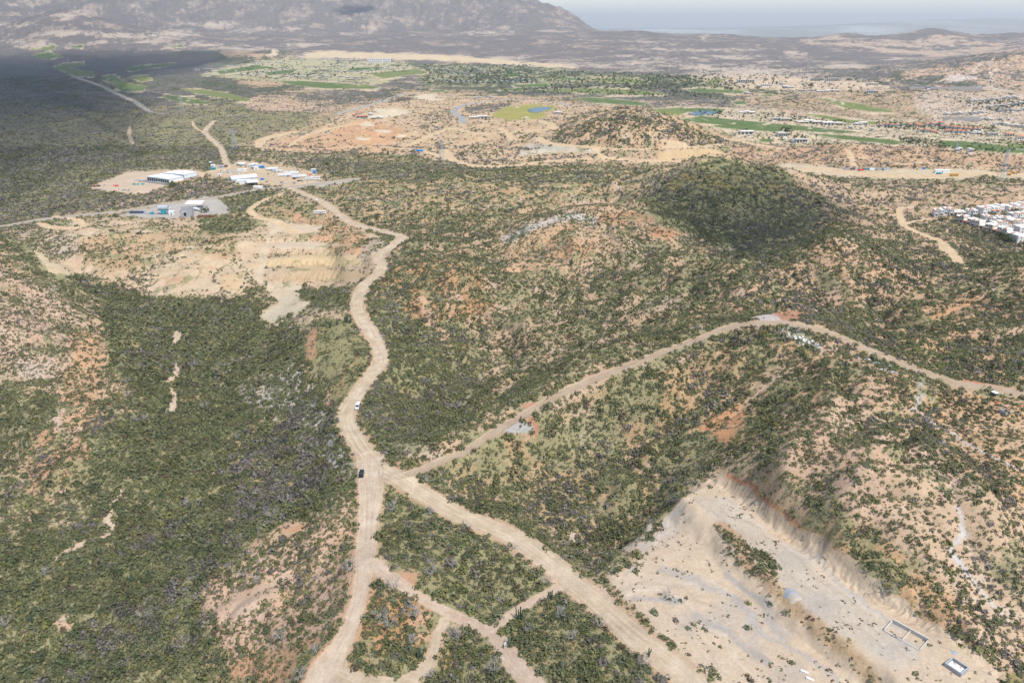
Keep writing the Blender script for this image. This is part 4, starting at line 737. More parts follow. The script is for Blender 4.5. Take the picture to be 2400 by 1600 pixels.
# the bushes that show largest become objects of their own
inside = (px > 8) & (px < 2392) & (py < 1592) & (rad > 1.5)
score = np.where(inside, rad/np.hypot(y, CH)*r_.uniform(.82, 1.1, len(x)), 0); big = np.argsort(-score)[:300]
keep = np.ones(len(x), bool); keep[big] = False
BIG = [(x[i], y[i], z[i], rad[i], hgt[i], isg[i], px[i], py[i]) for i in big]
sets = [(x[keep], y[keep], z[keep], rad[keep], hgt[keep], col[keep], T1)]
x, y, z, px, py, d = scatter(430, 700, .40, 2); rad, hgt = dims(x, y, r_); col, isg = pick_colour(samp(GRY, x, y), rad, x, y); sets.append((x, y, z, rad, hgt, col, T2))
x, y, z, px, py, d = scatter(700, 1250, .18, 3); rad, hgt = dims(x, y, r_); rad *= 1.12; col, isg = pick_colour(samp(GRY, x, y), rad, x, y); sets.append((x, y, z, rad, hgt, col, T3))
x, y, z, px, py, d = scatter(1250, 2100, .06, 4); rad, hgt = dims(x, y, r_); rad *= 1.15; col, isg = pick_colour(samp(GRY, x, y), rad, x, y); sets.append((x, y, z, rad, hgt, col, T3))
x, y, z, px, py, d = scatter(2100, 3800, .016, 6); ok = r_.uniform(0, 1, len(x)) < 1.1-sstep(2300, 3800, y); x, y, z = x[ok], y[ok], z[ok]; rad, hgt = dims(x, y, r_); rad *= 1.45; col, isg = pick_colour(samp(GRY, x, y), rad, x, y); sets.append((x, y, z, rad, hgt, col, T4))
# low bushes between the big ones, and all over the barer hills
for D0, D1, rho, T_, m in ((130, 420, .42, T2, .9), (420, 760, .30, T3, 1.0)):
    r5 = np.random.default_rng(int(D0)); wd = 1.0 if D0 < 400 else .86; N = int(rho*wd*(D1**2-D0**2)); y = np.sqrt(r5.uniform(D0**2, D1**2, N)); x = r5.uniform(-wd, wd, N)*y; z = samp(H, x, y); px, py = project(x, y, z); d = samp(DEN, x, y)
    cl = fbm(x, y, 16, 3, seed=83); ok = (px > -220) & (px < 2620) & (py < 1800) & (r5.uniform(0, 1, N) < np.clip((d-.04)*2.8, 0, 1)*np.clip(.9+cl, .35, 1)) & (samp(RM, x, y) > 2)
    x, y, z = x[ok], y[ok], z[ok]; rad = r5.lognormal(-.32, .3, len(x))*m; col, isg = pick_colour(samp(GRY, x, y)*.5, rad, x, y); sets.append((x, y, z, rad, rad*r5.uniform(.8, 1.1, len(x)), col, T_))
sc_o = bake('desert_scrub', sets, LM)
# tiny shrubs, tufts and stones on the bare slopes and pads
r = np.random.default_rng(77); N = 150000; y = np.sqrt(r.uniform(140**2, 520**2, N)); x = r.uniform(-.86, .86, N)*y
z = samp(H, x, y); px, py = project(x, y, z); cl = fbm(x, y, 12, 3, seed=81)
ok = (px > -150) & (px < 2550) & (py < 1750) & (samp(RM, x, y) > 1.5) & (r.uniform(0, 1, N) < np.clip(.18+cl*.9, 0, 1)*np.where(samp(DEN, x, y) < .06, .35, 1))
x, y, z = x[ok], y[ok], z[ok]; rad = r.lognormal(-.85, .35, len(x)); col, _ = pick_colour(np.full(len(x), .1), rad, x, y); brn = r.uniform(0, 1, len(x)) < .3
col = np.where(brn[:, None], np.array([.17, .11, .07]), col)
bake('low_tufts', [(x, y, z, rad, rad*.8, col*.9, [template(6, .6, tr) for _ in range(8)])], LM)['kind'] = 'stuff'
def tag(o, label=None, cat=None, group=None, kind=None):
    for k, v in (('label', label), ('category', cat), ('group', group), ('kind', kind)):
        if v: o[k] = v
    return o
def quadmesh(name, Q, col, mat):
    me = bpy.data.meshes.new(name); v = Q.reshape(-1, 3); nf = len(Q); me.from_pydata(v.tolist(), [], np.arange(len(v)).reshape(nf, 4).tolist())
    a = me.attributes.new('leaf', 'FLOAT_COLOR', 'FACE'); c = np.ones((nf, 4), np.float32); c[:, :3] = np.array(col)*rng.uniform(.7, 1.35, (nf, 1)); a.data.foreach_set('color', c.ravel())
    me.materials.append(mat); return me
greens = [quadmesh('shrub', template(170, .16, tr), c, LMi) for c in ((.135, .155, .08), (.16, .18, .09), (.125, .145, .08), (.19, .19, .09), (.145, .16, .10))]
greys = [quadmesh('shrub', template(150, .14, tr), c, LMi) for c in ((.18, .162, .145), (.15, .135, .12), (.22, .20, .18))]
for m_, n_ in zip(greens, ('dark green', 'mid green', 'deep green', 'olive', 'blue-green')): m_['tone'] = n_
GN = {m_.name: m_['tone'] for m_ in greens}
def place_name(px, py):
    if px < 600:
        a = 'far left' if px < 110 else 'left' if px < 240 else 'middle' if px < 420 else 'right'
        b = 'bottom edge' if py > 1520 else 'foot' if py > 1420 else 'low slope' if py > 1300 else 'mid slope' if py > 1180 else 'upper slope'
        return f'on the left valley {b}, {a} side'
    if px < 860: return 'on the pale spur, ' + ('upper right' if py < 1330 and px > 760 else 'upper part' if py < 1330 else 'middle' if py < 1450 else 'lower part')
    if px < 1040 and py > 1330: return 'inside the bottom track loop'
    if py < 1480 and 880 < px < 1330 and py > 1100+(px-900)*.6: return 'in the island ' + ('upper tip' if py < 1250 else 'middle' if py < 1370 else 'lower tip')
    if px < 1230 and py > 1440: return 'beside the rutted bottom track'
    if px < 1660 and py > 1350+(px-1300)*.75: return 'in the roadside thicket, ' + ('upper end' if py < 1440 else 'middle' if py < 1530 else 'bottom')
    if px > 1400 and py > 1150 and px < 2330 and py > 1100+(px-1640)*.75: return 'on the quarry ground' + (' near the road' if px < 1800 else ' near the tank')
    if px > 1900: return 'on the slope above the quarry'
    return 'below the ridge road'
ORDS = ['first', 'second', 'third', 'fourth', 'fifth', 'sixth', 'seventh', 'eighth', 'ninth', 'tenth', 'eleventh', 'twelfth', 'thirteenth', 'fourteenth', 'fifteenth', 'sixteenth', 'seventeenth', 'eighteenth', 'nineteenth', 'twentieth', 'twenty-first', 'twenty-second', 'twenty-third', 'twenty-fourth', 'twenty-fifth', 'twenty-sixth']
def number(obs):
    """things nothing else tells apart are told apart by their order from the left"""
    by = {}
    for o in obs: by.setdefault(o['label'], []).append(o)
    for l, g in by.items():
        if len(g) > 1:
            g.sort(key=lambda o: o.location.x/o.location.y)
            for k, o in enumerate(g): o['label'] = f"{l}, {ORDS[min(k, 25)]} from left"
for (x, y, z, rad, hgt, g, px, py) in BIG:
    me = (greys if g else greens)[rng.integers(0, 3 if g else 5)]
    o = bpy.data.objects.new('shrub', me); COL.objects.link(o); o.location = (x, y, z-.08); o.rotation_euler = (0, 0, rng.uniform(0, 6.28)); o.scale = (rad*1.0, rad*rng.uniform(.85, 1.1), hgt)
    sz = 'broad' if rad > 2.3 else 'rounded' if rad > 1.9 else 'small'
    pn = place_name(px, py)
    tag(o, f"{sz} {'grey leafless' if g else GN[me.name]} shrub {pn}", 'shrub', f"{'grey' if g else 'green'} shrubs {pn}"[:60])
number([o for o in COL.objects if o.name.startswith('shrub')])
# leafless trees and columnar cacti
def tube(vs, fs, p, q, r0, r1, k=4):
    p = Vector(p); q = Vector(q); d = (q-p).normalized(); a = d.orthogonal().normalized(); b = d.cross(a); s = len(vs)
    for c_, r in ((p, r0), (q, r1)):
        for i in range(k):
            t = 2*math.pi*i/k; vs.append(tuple(c_+a*math.cos(t)*r+b*math.sin(t)*r))
    for i in range(k): fs.append((s+i, s+(i+1) % k, s+k+(i+1) % k, s+k+i))
    fs.append(tuple(s+k+i for i in range(k)))
def mesh_of(name, vs, fs, mat):
    me = bpy.data.meshes.new(name); me.from_pydata(vs, [], fs); me.materials.append(mat); return me
BARK = mat_simple('pale_bark', (.33, .30, .27)); CACT = mat_simple('cactus_skin', (.07, .10, .06), .6)
def bare_tree_meshes(seed):
    R_ = random.Random(seed); tv, tf, bv, bf = [], [], [], []
    tube(tv, tf, (0, 0, -.2), (.1, 0, .9), .22, .16, 6)
    def grow(p, d, L, r, k):
        q = p+d*L; tube(bv, bf, p, q, r, r*.65, 4 if k < 2 else 3)
        if k >= 4: return
        for _ in range(3 if k < 3 else 2):
            nd_ = (d+Vector((R_.gauss(0, .5), R_.gauss(0, .5), R_.gauss(.12, .3)))).normalized(); grow(q, nd_, L*R_.uniform(.6, .85), r*.62, k+1)
    for k in range(4):
        a = k*1.6+R_.random(); grow(Vector((.1, 0, .85)), Vector((math.cos(a)*.8, math.sin(a)*.8, .9)).normalized(), 1.3, .13, 0)
    return mesh_of('trunk', tv, tf, BARK), mesh_of('branches', bv, bf, BARK)
BT = [bare_tree_meshes(s) for s in range(4)]
def cactus_mesh(seed):
    R_ = random.Random(seed); vs, fs = [], []; hmax = R_.uniform(3.8, 6)
    tube(vs, fs, (0, 0, -.3), (0, 0, hmax), .32, .26, 7)
    for i in range(R_.randint(4, 9)):
        a = R_.uniform(0, 6.28); r = R_.uniform(.5, 1.5); z0 = R_.uniform(.3, 1.6); top = R_.uniform(.55, .95)*hmax
        e = (math.cos(a)*r, math.sin(a)*r, z0+.5); tube(vs, fs, (0, 0, z0), e, .2, .22, 6); tube(vs, fs, e, (e[0]*1.25, e[1]*1.25, top), .24, .2, 6)
    return mesh_of('cactus', vs, fs, CACT)
CM = [cactus_mesh(s) for s in range(6)]
def near_name(px, py):
    if px < 860 and py > 700: return 'in the upper left valley' if py < 1000 else 'in the middle left valley' if py < 1230 else 'in the lower left valley'
    if py < 740: return 'beyond the pits'
    if px < 880: return 'beside the forked track'
    return 'near the wide dirt road'
for i, (px, py) in enumerate([(105, 1350), (668, 1180), (640, 1215), (540, 1335), (1095, 1245), (1215, 1290), (1460, 1470), (1010, 1590), (890, 1450), (910, 1470), (930, 1385), (975, 1450), (965, 1510), (945, 1590), (1060, 1490), (1075, 1500), (1310, 1450), (1340, 1500), (1160, 1575), (1550, 1560), (300, 900), (335, 990), (545, 1080), (300, 930), (480, 960), (1070, 960), (1000, 900), (1900, 735), (560, 1030), (340, 1450), (15, 1470), (660, 1500), (430, 1520), (2070, 1390), (1430, 1640), (1240, 1480), (1010, 1350), (920, 1200), (1060, 1330), (750, 1530), (600, 1370), (570, 1350), (1345, 1370), (1560, 1400), (640, 1040), (700, 1060), (820, 1340), (1000, 1130)]):
    x, y = ground(px, py)
    while float(samp(RM, x, y)) < 1.5: px -= 8; x, y = ground(px, py)
    z = float(samp(H, x, y))
    root = bpy.data.objects.new('bare_tree', None); COL.objects.link(root); root.location = (x, y, z); s = random.uniform(.8, 1.25); root.scale = (s, s, s*.95); root.rotation_euler = (0, 0, random.uniform(0, 6))
    for me in BT[i % 4]:
        c = bpy.data.objects.new(me.name.split('.')[0], me); COL.objects.link(c); c.parent = root
    tag(root, f'pale leafless tree {place_name(px, py) if py > 1130 else near_name(px, py)}', 'tree', 'leafless trees '+near_name(px, py))
for i, (px, py) in enumerate([(370, 760), (410, 730), (265, 765), (400, 865), (530, 870), (570, 865), (420, 930), (370, 1030), (60, 1050), (385, 965), (240, 790), (500, 885), (590, 980), (515, 1105), (590, 1115), (600, 1140), (635, 1110), (380, 1165), (445, 1195), (525, 1185), (585, 1215), (545, 1255), (380, 1285), (350, 1355), (310, 1365), (190, 1360), (300, 1400), (240, 1440), (285, 1500), (75, 1460), (320, 1545), (495, 1510), (670, 1040), (740, 765), (757, 765), (773, 768), (790, 762), (625, 670), (1220, 1450), (985, 1540), (1520, 1535), (1290, 1405), (1440, 1345), (950, 1250), (775, 1190), (230, 1300), (160, 1160), (700, 780), (485, 735), (650, 960), (2390, 870), (1130, 780), (1500, 900), (810, 755), (822, 757), (1090, 345), (1120, 352), (1340, 620), (940, 372), (910, 360)]):
    x, y = ground(px, py); z = float(samp(H, x, y)); o = bpy.data.objects.new('columnar_cactus', CM[i % 6]); COL.objects.link(o); o.location = (x, y, z); s = random.uniform(.6, .95)
    if py < 800: s *= 1.15
    o.scale = (s, s, s); o.rotation_euler = (0, 0, random.uniform(0, 6))
    tag(o, f'tall dark many-armed cactus {place_name(px, py) if py > 1130 else near_name(px, py)}', 'cactus', 'columnar cacti '+near_name(px, py))

number([o for o in COL.objects if o.name.startswith(('bare_tree', 'columnar'))])
# ---------------------------------------------------------------- built things
class MB:
    def __init__(s): s.v, s.f, s.m = [], [], []
    def box(s, x0, x1, y0, y1, z0, z1, m=0, rot=0., c=(0, 0)):
        b = len(s.v); cr, sr = math.cos(rot), math.sin(rot)
        for z in (z0, z1):
            for (x, y) in ((x0, y0), (x1, y0), (x1, y1), (x0, y1)): s.v.append((c[0]+x*cr-y*sr, c[1]+x*sr+y*cr, z))
        s.f += [tuple(b+i for i in q) for q in ((3, 2, 1, 0), (4, 5, 6, 7), (0, 1, 5, 4), (1, 2, 6, 5), (2, 3, 7, 6), (3, 0, 4, 7))]; s.m += [m]*6; return s
    def tube(s, p, q, r0, r1=None, k=5, m=0):
        n0 = len(s.f); tube(s.v, s.f, p, q, r0, r1 or r0, k); s.m += [m]*(len(s.f)-n0); return s
    def prism(s, prof, y0, y1, m=0, axis='y'):
        """profile in x,z pushed along y"""
        b = len(s.v); k = len(prof)
        for y in (y0, y1):
            for (x, z) in prof: s.v.append((x, y, z) if axis == 'y' else (y, x, z))
        s.f += [(b+i, b+(i+1) % k, b+k+(i+1) % k, b+k+i) for i in range(k)]+[tuple(b+i for i in range(k))[::-1], tuple(b+k+i for i in range(k))]; s.m += [m]*(k+2); return s
    def wheel(s, x, y, r, w_, m=0):
        s.tube((x-w_/2, y, r), (x+w_/2, y, r), r, r, 12, m); b = len(s.v)-24; s.f.append(tuple(b+i for i in range(12))[::-1]); s.m.append(m); return s
    def mesh(s, name, mats):
        me = bpy.data.meshes.new(name); me.from_pydata([tuple(v) for v in s.v], [], s.f)
        for m in (mats if isinstance(mats, (list, tuple)) else [mats]): me.materials.append(m)
        if isinstance(mats, (list, tuple)): me.polygons.foreach_set('material_index', s.m)
        import bmesh
        bm = bmesh.new(); bm.from_mesh(me); bmesh.ops.recalc_face_normals(bm, faces=bm.faces[:]); bm.to_mesh(me); bm.free()
        return me
def weathered(name, col, rough=.8, amt=.25, metal=0.):
    m = mat_simple(name, col, rough, metal); nt = m.node_tree; B = nt.nodes['Principled BSDF']; tc = nd(nt, 'TexCoord')
    n_ = noise(nt, tc.outputs['Object'], .8, 4, .6); nt.links.new(mixc(nt, n_, tuple(c*(1-amt) for c in col), tuple(min(1, c*(1+amt)) for c in col)), B.inputs['Base Color']); return m
WHITE = weathered('white_plaster', (.72, .68, .62), .8, .1); BEIGE = weathered('beige_plaster', (.55, .47, .38), .85, .12); TERRA = weathered('terracotta_tile', (.52, .22, .12), .8, .25)
DARKW = mat_simple('dark_glass_and_shade', (.03, .035, .045), .15, 0, .5); SHEET = weathered('white_sheet_metal', (.70, .71, .70), .45, .08); GSTEEL = weathered('galvanized_steel', (.38, .41, .44), .5, .2); BLOCK = weathered('grey_block', (.34, .34, .34), .9, .15)  # DARKW is window glass, and also the painted shade inside open bays and shells
RUBBER = mat_simple('tyre_rubber', (.02, .02, .02), .9); BLUE = weathered('blue_tarp', (.03, .22, .58), .6, .15); TEAL = weathered('teal_paint', (.03, .28, .33), .6, .2); REDP = weathered('red_paint', (.55, .05, .04), .6, .15); ORNG = weathered('orange_tarp', (.50, .13, .07), .8, .3)
CARW = mat_simple('white_car_paint', (.75, .76, .77), .25, 0, .5); CARK = mat_simple('black_car_paint', (.012, .016, .018), .2, 0, .6); CARS = mat_simple('silver_car_paint', (.4, .42, .44), .3, .3, .5); CARB = mat_simple('blue_car_paint', (.04, .10, .25), .3, 0, .5); YEL = weathered('yellow_paint', (.62, .30, .03), .5, .1)
STONE = weathered('rough_stone', (.34, .31, .28), .95, .25); CONC = weathered('bare_concrete', (.50, .47, .42), .9, .15); RUST = weathered('rusty_steel', (.20, .09, .05), .9, .3); ASH = mat_simple('asphalt_pad', (.20, .20, .20), .9)
def thing(name, label, cat, px, py, yaw=0., group=None, at=None):
    o = bpy.data.objects.new(name, None); COL.objects.link(o)
    x, y = at if at else ground(px, py); o.location = (x, y, float(samp(H, x, y))); o.rotation_euler = (0, 0, yaw); tag(o, label, cat, group); return o
def part(name, mb, mats, parent, loc=None):
    o = bpy.data.objects.new(name, mb.mesh(name, mats) if isinstance(mb, MB) else mb); COL.objects.link(o); o.parent = parent
    if loc: o.location = loc
    return o
def single(name, mb, mats, label, cat, px, py, yaw=0., group=None, sc=(1, 1, 1), dz=0., at=None):
    o = bpy.data.objects.new(name, mb.mesh(name, mats) if isinstance(mb, MB) else mb); COL.objects.link(o)
    x, y = at if at else ground(px, py); o.location = (x, y, float(samp(H, x, y))+dz); o.rotation_euler = (0, 0, yaw); o.scale = sc; tag(o, label, cat, group); return o
def yaw_of(a, b):
    """bearing that lays a thing's x axis from photo point a to photo point b"""
    A, B_ = np.array(ground(*a)), np.array(ground(*b)); d = B_-A; return math.atan2(d[1], d[0]), float(np.linalg.norm(d))
def unit(px, py):
    x, y = ground(px, py); return F/math.hypot(y, CH-float(samp(H, x, y)), x)     # photo pixels per metre there
# -- vehicles: length along y, front at -y
def car_parts(kind):
    b, g, g2 = MB(), MB(), MB()
    if kind == 'van':
        b.prism([(-2.6, .35), (2.5, .35), (2.5, 2.1), (2.2, 2.25), (-1.2, 2.25), (-2.0, 1.35), (-2.6, 1.1)], -.95, .95, axis='x'); L, W = 2.6, .95
        g.box(-.965, .965, -1.2, 2.1, 1.35, 1.95); g2.prism([(-2.03, 1.36), (-1.98, 1.36), (-1.22, 2.18), (-1.28, 2.18)], -.85, .85, axis='x'); wy = (-1.7, 1.7); r = .36
    elif kind == 'suv':
        b.prism([(-2.3, .4), (2.3, .4), (2.3, 1.05), (1.9, 1.7), (-.7, 1.75), (-1.3, 1.1), (-2.3, .95)], -.93, .93, axis='x'); L, W = 2.3, .93
        g.box(-.94, .94, -.6, 1.6, 1.12, 1.55); g2.prism([(-1.32, 1.12), (-1.25, 1.14), (-.72, 1.72), (-.8, 1.72)], -.8, .8, axis='x'); wy = (-1.45, 1.4); r = .38
    elif kind == 'pickup':
        b.prism([(-2.6, .45), (2.6, .45), (2.6, 1.05), (.5, 1.05), (.35, 1.75), (-.9, 1.75), (-1.4, 1.1), (-2.6, .95)], -.93, .93, axis='x'); L, W = 2.6, .93
        g.box(-.94, .94, -.8, .25, 1.15, 1.6); g2.prism([(-1.42, 1.12), (-1.35, 1.12), (-.93, 1.72), (-1., 1.72)], -.8, .8, axis='x'); wy = (-1.7, 1.6); r = .38
    else:
        b.prism([(-2.15, .3), (2.15, .3), (2.15, .9), (1.5, .98), (.95, 1.42), (-.5, 1.42), (-1.1, .92), (-2.15, .75)], -.86, .86, axis='x'); W = .86
        g.box(-.87, .87, -.6, .95, .95, 1.32); g2.prism([(-1.12, .95), (-1.05, .95), (-.52, 1.4), (-.6, 1.4)], -.75, .75, axis='x'); wy = (-1.35, 1.3); r = .32
    return b, g, g2, [(s*W*.93, y, r) for s in (-1, 1) for y in wy]
def vehicle(name, kind, paint, label, cat, px, py, yaw, group=None, dz=0.):
    o = thing(name, label, cat, px, py, yaw, group); b, g, g2, ws = car_parts(kind)
    part('body', b, paint, o); part('side_window', g, DARKW, o); part('windshield', g2, DARKW, o)
    for (x, y, r) in ws: part('wheel', MB().wheel(0, 0, r, .24), RUBBER, o, (x, y, 0))
    o.location.z += dz+.05; return o
def road_yaw(a, b):      # front (-y) points from a to b
    y_, _ = yaw_of(a, b); return y_+math.pi/2
v = vehicle('van', 'van', CARW, 'white passenger van driving down the wide dirt road', 'van', 839, 955, road_yaw((848, 930), (826, 975)))
part('headlight', MB().box(-.85, -.5, -2.64, -2.58, .75, .95), SHEET, v); part('headlight', MB().box(.5, .85, -2.64, -2.58, .75, .95), SHEET, v)
vehicle('suv', 'suv', CARK, 'black sport utility vehicle parked beside the dirt road junction', 'car', 848, 1113, .06)
vehicle('car', 'car', CARW, 'white car driving alone on the sandy road above the pits', 'car', 741, 470, road_yaw((760, 480), (715, 457)))
vehicle('pickup', 'pickup', CARS, 'silver pickup at the crossing beside the trailer yard', 'pickup', 660, 429, 1.0)
vehicle('car', 'car', CARW, 'white car at the crossing just right of a silver pickup', 'car', 667, 431, 1.3)
m_ = thing('motorcycle', 'small dark motorcycle with rider on the bend of the sandy road', 'motorcycle', 866, 538, .8)
part('frame', MB().box(-.12, .12, -.7, .8, .5, .9), CARK, m_); part('wheel', MB().wheel(0, -.75, .33, .12), RUBBER, m_); part('wheel', MB().wheel(0, .75, .33, .12), RUBBER, m_)
single('person', MB().prism([(-.2, .8), (.2, .8), (.26, 1.45), (.12, 1.55), (.12, 1.8), (-.12, 1.8), (-.12, 1.55), (-.26, 1.45)], -.16, .16), mat_simple('dark_clothes', (.03, .03, .04)), 'person in dark clothes riding the small motorcycle', 'person', 866, 538, .8)
for (px, py, k, c, yw, lab) in ((565, 389, 'pickup', CARS, 1.2, 'silver pickup by the white box trailer at the top of the yard'), (576, 391, 'car', CARB, .4, 'blue car beside the road above the salvage yard'), (573, 398, 'pickup', CARW, 1.4, 'white pickup at the edge of the salvage yard'), (700, 425, 'car', CARK, 1.1, 'black car left of a grey one in front of the long trailer'), (707, 424, 'car', CARS, 1.1, 'grey car right of a black one in front of the long trailer'), (690, 420, 'car', CARK, 1.5, 'dark car in the middle of the trailer yard'), (697, 418, 'car', CARS, 1.3, 'silver car behind a dark one in the trailer yard'), (690, 430, 'car', CARS, 1.5, 'grey car nearest the gravel road in the trailer yard'), (600, 424, 'pickup', CARW, 1.2, 'white truck at the end of the arched hall'), (675, 414, 'car', CARB, 1.6, 'dark blue car under the long white trailer row'),
        (1770, 336, 'suv', CARS, 1.2, 'dark vehicle on the bare ramp below the villas'), (1530, 346, 'pickup', CARW, 1.5, 'white pickup at the far cutting'), (807, 331, 'pickup', CARB, 1.5, 'blue pickup on the orange earthworks'), (1253, 327, 'pickup', CARW, 1.3, 'white pickup on the middle dirt road'), (1390, 370, 'suv', CARK, .2, 'black vehicle where two dirt roads meet'), (2262, 245, 'car', CARW, .2, 'white car on the far terrace road')):
    vehicle('parked_vehicle', k, c, lab, 'vehicle', px, py, yw)
# -- lamp post and gate sign
o = thing('lamp_post', 'thin pole with small dark lamp head at the road junction', 'lamp post', 898, 1115)
part('pole', MB().tube((0, 0, -.3), (0, 0, 5.6), .09, .06, 6), GSTEEL, o); part('lamp_head', MB().box(-.35, .25, -.25, .25, 5.6, 5.85), CARK, o); part('meter_box', MB().box(-.15, .15, -.2, .05, 1., 1.5), GSTEEL, o)
yw, L = yaw_of((1181, 1520), (1200, 1500))
o = thing('gate', 'rough gate of poles and mesh with white sign across the rutted track', 'gate', 1181, 1520, yw)
part('post', MB().tube((0, 0, -.3), (0, 0, 2.2), .07), CARK, o); part('post', MB().tube((1.2, 0, -.3), (1.2, 0, 2.4), .07), GSTEEL, o); part('post', MB().tube((4., 0, -.3), (4., 0, 2.0), .07), GSTEEL, o)
part('sign_panel', MB().box(.2, 1.1, -.04, .04, .9, 2.1), SHEET, o); f_ = MB()
for i in range(7): f_.tube((1.2+i*.45, 0, .3), (1.5+i*.4, 0, 1.7), .025, m=0)
f_.tube((1.2, 0, 1.75), (4, 0, 1.7), .04); f_.tube((1.2, 0, .35), (4, 0, .35), .04); part('mesh_panel', f_, GSTEEL, o)
# -- water tank and old pit at the quarry
A_ = [np.array(ground(*p)) for p in ((2210, 1558), (2232, 1546), (2271, 1573), (2250, 1587))]; cen = sum(A_)/4; zt = float(samp(H, *cen))
e1 = A_[2]-A_[1]; yw = math.atan2(e1[1], e1[0]); Lx = np.linalg.norm(e1)/2; Ly = np.linalg.norm(A_[1]-A_[0])/2
o = thing('water_tank', 'open rectangular grey block tank with pale floor on the quarry ground', 'tank', 0, 0, yw, at=tuple(cen)); o.location.z = zt
t = .35
for (n_, a, b, c, d) in (('front_wall', -Lx, Lx, -Ly, -Ly+t), ('rear_wall', -Lx, Lx, Ly-t, Ly), ('side_wall', -Lx, -Lx+t, -Ly+t, Ly-t), ('side_wall', Lx-t, Lx, -Ly+t, Ly-t)): part(n_, MB().box(a, b, c, d, -.6, 1.3), BLOCK, o)
part('floor', MB().box(-Lx+t, Lx-t, -Ly+t, Ly-t, -.5, .25), WHITE, o)
yw, L = yaw_of((2100, 1468), (2158, 1500))
o = thing('ruined_foundation', 'broken foundation walls around sandy pits on the quarry ground', 'ruin', 2118, 1488, yw)
for (a, b, c, d, h) in ((-5, 6, 2.8, 3.2, 1.2), (-5, -4.7, -2.5, 2.8, .7), (.5, .8, -2.5, 2.8, .5), (5.7, 6, -2.5, 2.8, .5), (-5, 6, -2.8, -2.5, .25)): part('wall', MB().box(a, b, c, d, -.5, h), CONC, o)
for (px, py, lab) in ((1885, 1575, 'upper'), (1898, 1592, 'lower')): single('concrete_block', MB().box(-1.1, 1.1, -.35, .35, -.1, .5), WHITE, f'{lab} of two white slabs lying on the lower quarry floor', 'slab', px, py, -.6)
for (px, py, r, col, lab, cat) in ((1853, 1388, 2.6, (.30, .30, .31), 'grey gravel heap on the quarry floor edge', 'gravel heap'), (1863, 1400, 2.2, (.42, .36, .29), 'pale sand heap in front of the grey gravel heap', 'sand heap'), (2236, 1528, 1.5, (.32, .31, .31), 'small grey gravel heap behind the block tank', 'gravel heap')):
    mb = MB(); K_ = 14
    for j, (rr_, hh) in enumerate(((1, 0), (.7, .35), (.35, .65), (.05, .8))):
        for i in range(K_): a = 6.283*i/K_; q = r*rr_*(1+.2*math.sin(3*a+r)+.1*math.sin(7*a)); mb.v.append((q*math.cos(a), q*math.sin(a), hh*r*.28-.1))
    for j in range(3):
        for i in range(K_): mb.f.append((j*K_+i, j*K_+(i+1) % K_, (j+1)*K_+(i+1) % K_, (j+1)*K_+i)); mb.m.append(0)
    xh, yh = ground(px, py); zh = float(samp(H, xh, yh)); mb.v = [(a, b, c*.8+float(samp(H, xh+a, yh+b))-zh) for a, b, c in mb.v]
    single(cat.replace(' ', '_'), mb, weathered(cat, col, .95, .15), lab, cat, px, py)
# -- hut, ruin and tarps by the ridge road
yw, _ = yaw_of((2322, 930), (2340, 936))
o = thing('hut', 'small open hut with white roof below the ridge road', 'hut', 2330, 926, yw); part('roof', MB().box(-2.4, 2.4, -1.6, 2.0, 2.5, 2.65), SHEET, o); part('wall', MB().box(-2.2, 2.2, 1.6, 1.8, 0, 2.5), BLOCK, o); o.scale = (.55, .55, .55)
for x in (-2.1, 2.1): part('post', MB().tube((x, -1.4, -.5), (x, -1.4, 2.5), .08), CARK, o)
o = thing('stone_hut', 'roofless dark stone hut on the slope under the ridge road', 'ruin', 2355, 968, .3); o.scale = (.75, .75, .6)
for (a, b, c, d, h) in ((-2, 2, 1.6, 2, 2.4), (-2, -1.6, -2, 1.6, 2.2), (1.6, 2, -2, 1.6, 1.6), (-2, -.4, -2, -1.6, 2.0)): part('wall', MB().box(a, b, c, d, -.6, h), STONE, o)
for (px, py, w_, d_, lab) in ((2332, 935, 4, 2, 'upper left'), (2338, 941, 4.5, 2.4, 'brightest middle'), (2325, 957, 3, 1.4, 'lower left'), (2341, 961, 3.4, 1.2, 'lower middle'), (2360, 956, 2.2, 1.4, 'lower right'), (2392, 950, 3.5, 2, 'right edge')):
    mb = MB(); 
    for i in range(4): mb.box(-w_/2+i*w_/4, -w_/2+(i+1)*w_/4-.08, -d_/2+.2*(i % 2), d_/2-.2*((i+1) % 2), -.25, .12+.12*(i % 3))
    single('orange_debris', mb, ORNG, f'{lab} heap of orange scrap below the ridge road', 'scrap heap', px, py, .2, sc=(.5, .6, .6))
for k, (px, py, n_, lab) in enumerate(((1875, 795, 46, 'long streak of white rubbish below the ridge road bend'), (2045, 848, 26, 'white and dark rubbish dumped beside the ridge road'), (1835, 772, 14, 'thin line of white rubbish at the ridge road crest'), (2070, 866, 12, 'small white rubbish heap at the end of the dumping lay-by'), (2110, 490, 3, 'rubbish')) ):
    if n_ < 5: continue
    mb = MB(); R_ = random.Random(k)
    for i in range(n_):
        a = R_.gauss(0, 3.2 if k == 0 else 3.); b = R_.gauss(0, 1.4); s_ = R_.uniform(.2, .6); cx_, cy_ = (a, -a*.9+b) if k != 2 else (a, b*.4); mb.box(-s_, s_, -s_*.7, s_*.7, -.6, s_*.7+.1, R_.choice((0, 0, 1, 2)), R_.random()*3, (cx_, cy_))
    x0_, y0_ = ground(px, py); z0_ = float(samp(H, x0_, y0_))
    mb.v = [(vx, vy, vz+float(samp(H, x0_+vx, y0_+vy))-z0_) for (vx, vy, vz) in mb.v]
    tag(single('rubbish_heap', mb, [WHITE, BLOCK, GSTEEL], lab, 'rubbish', px, py))
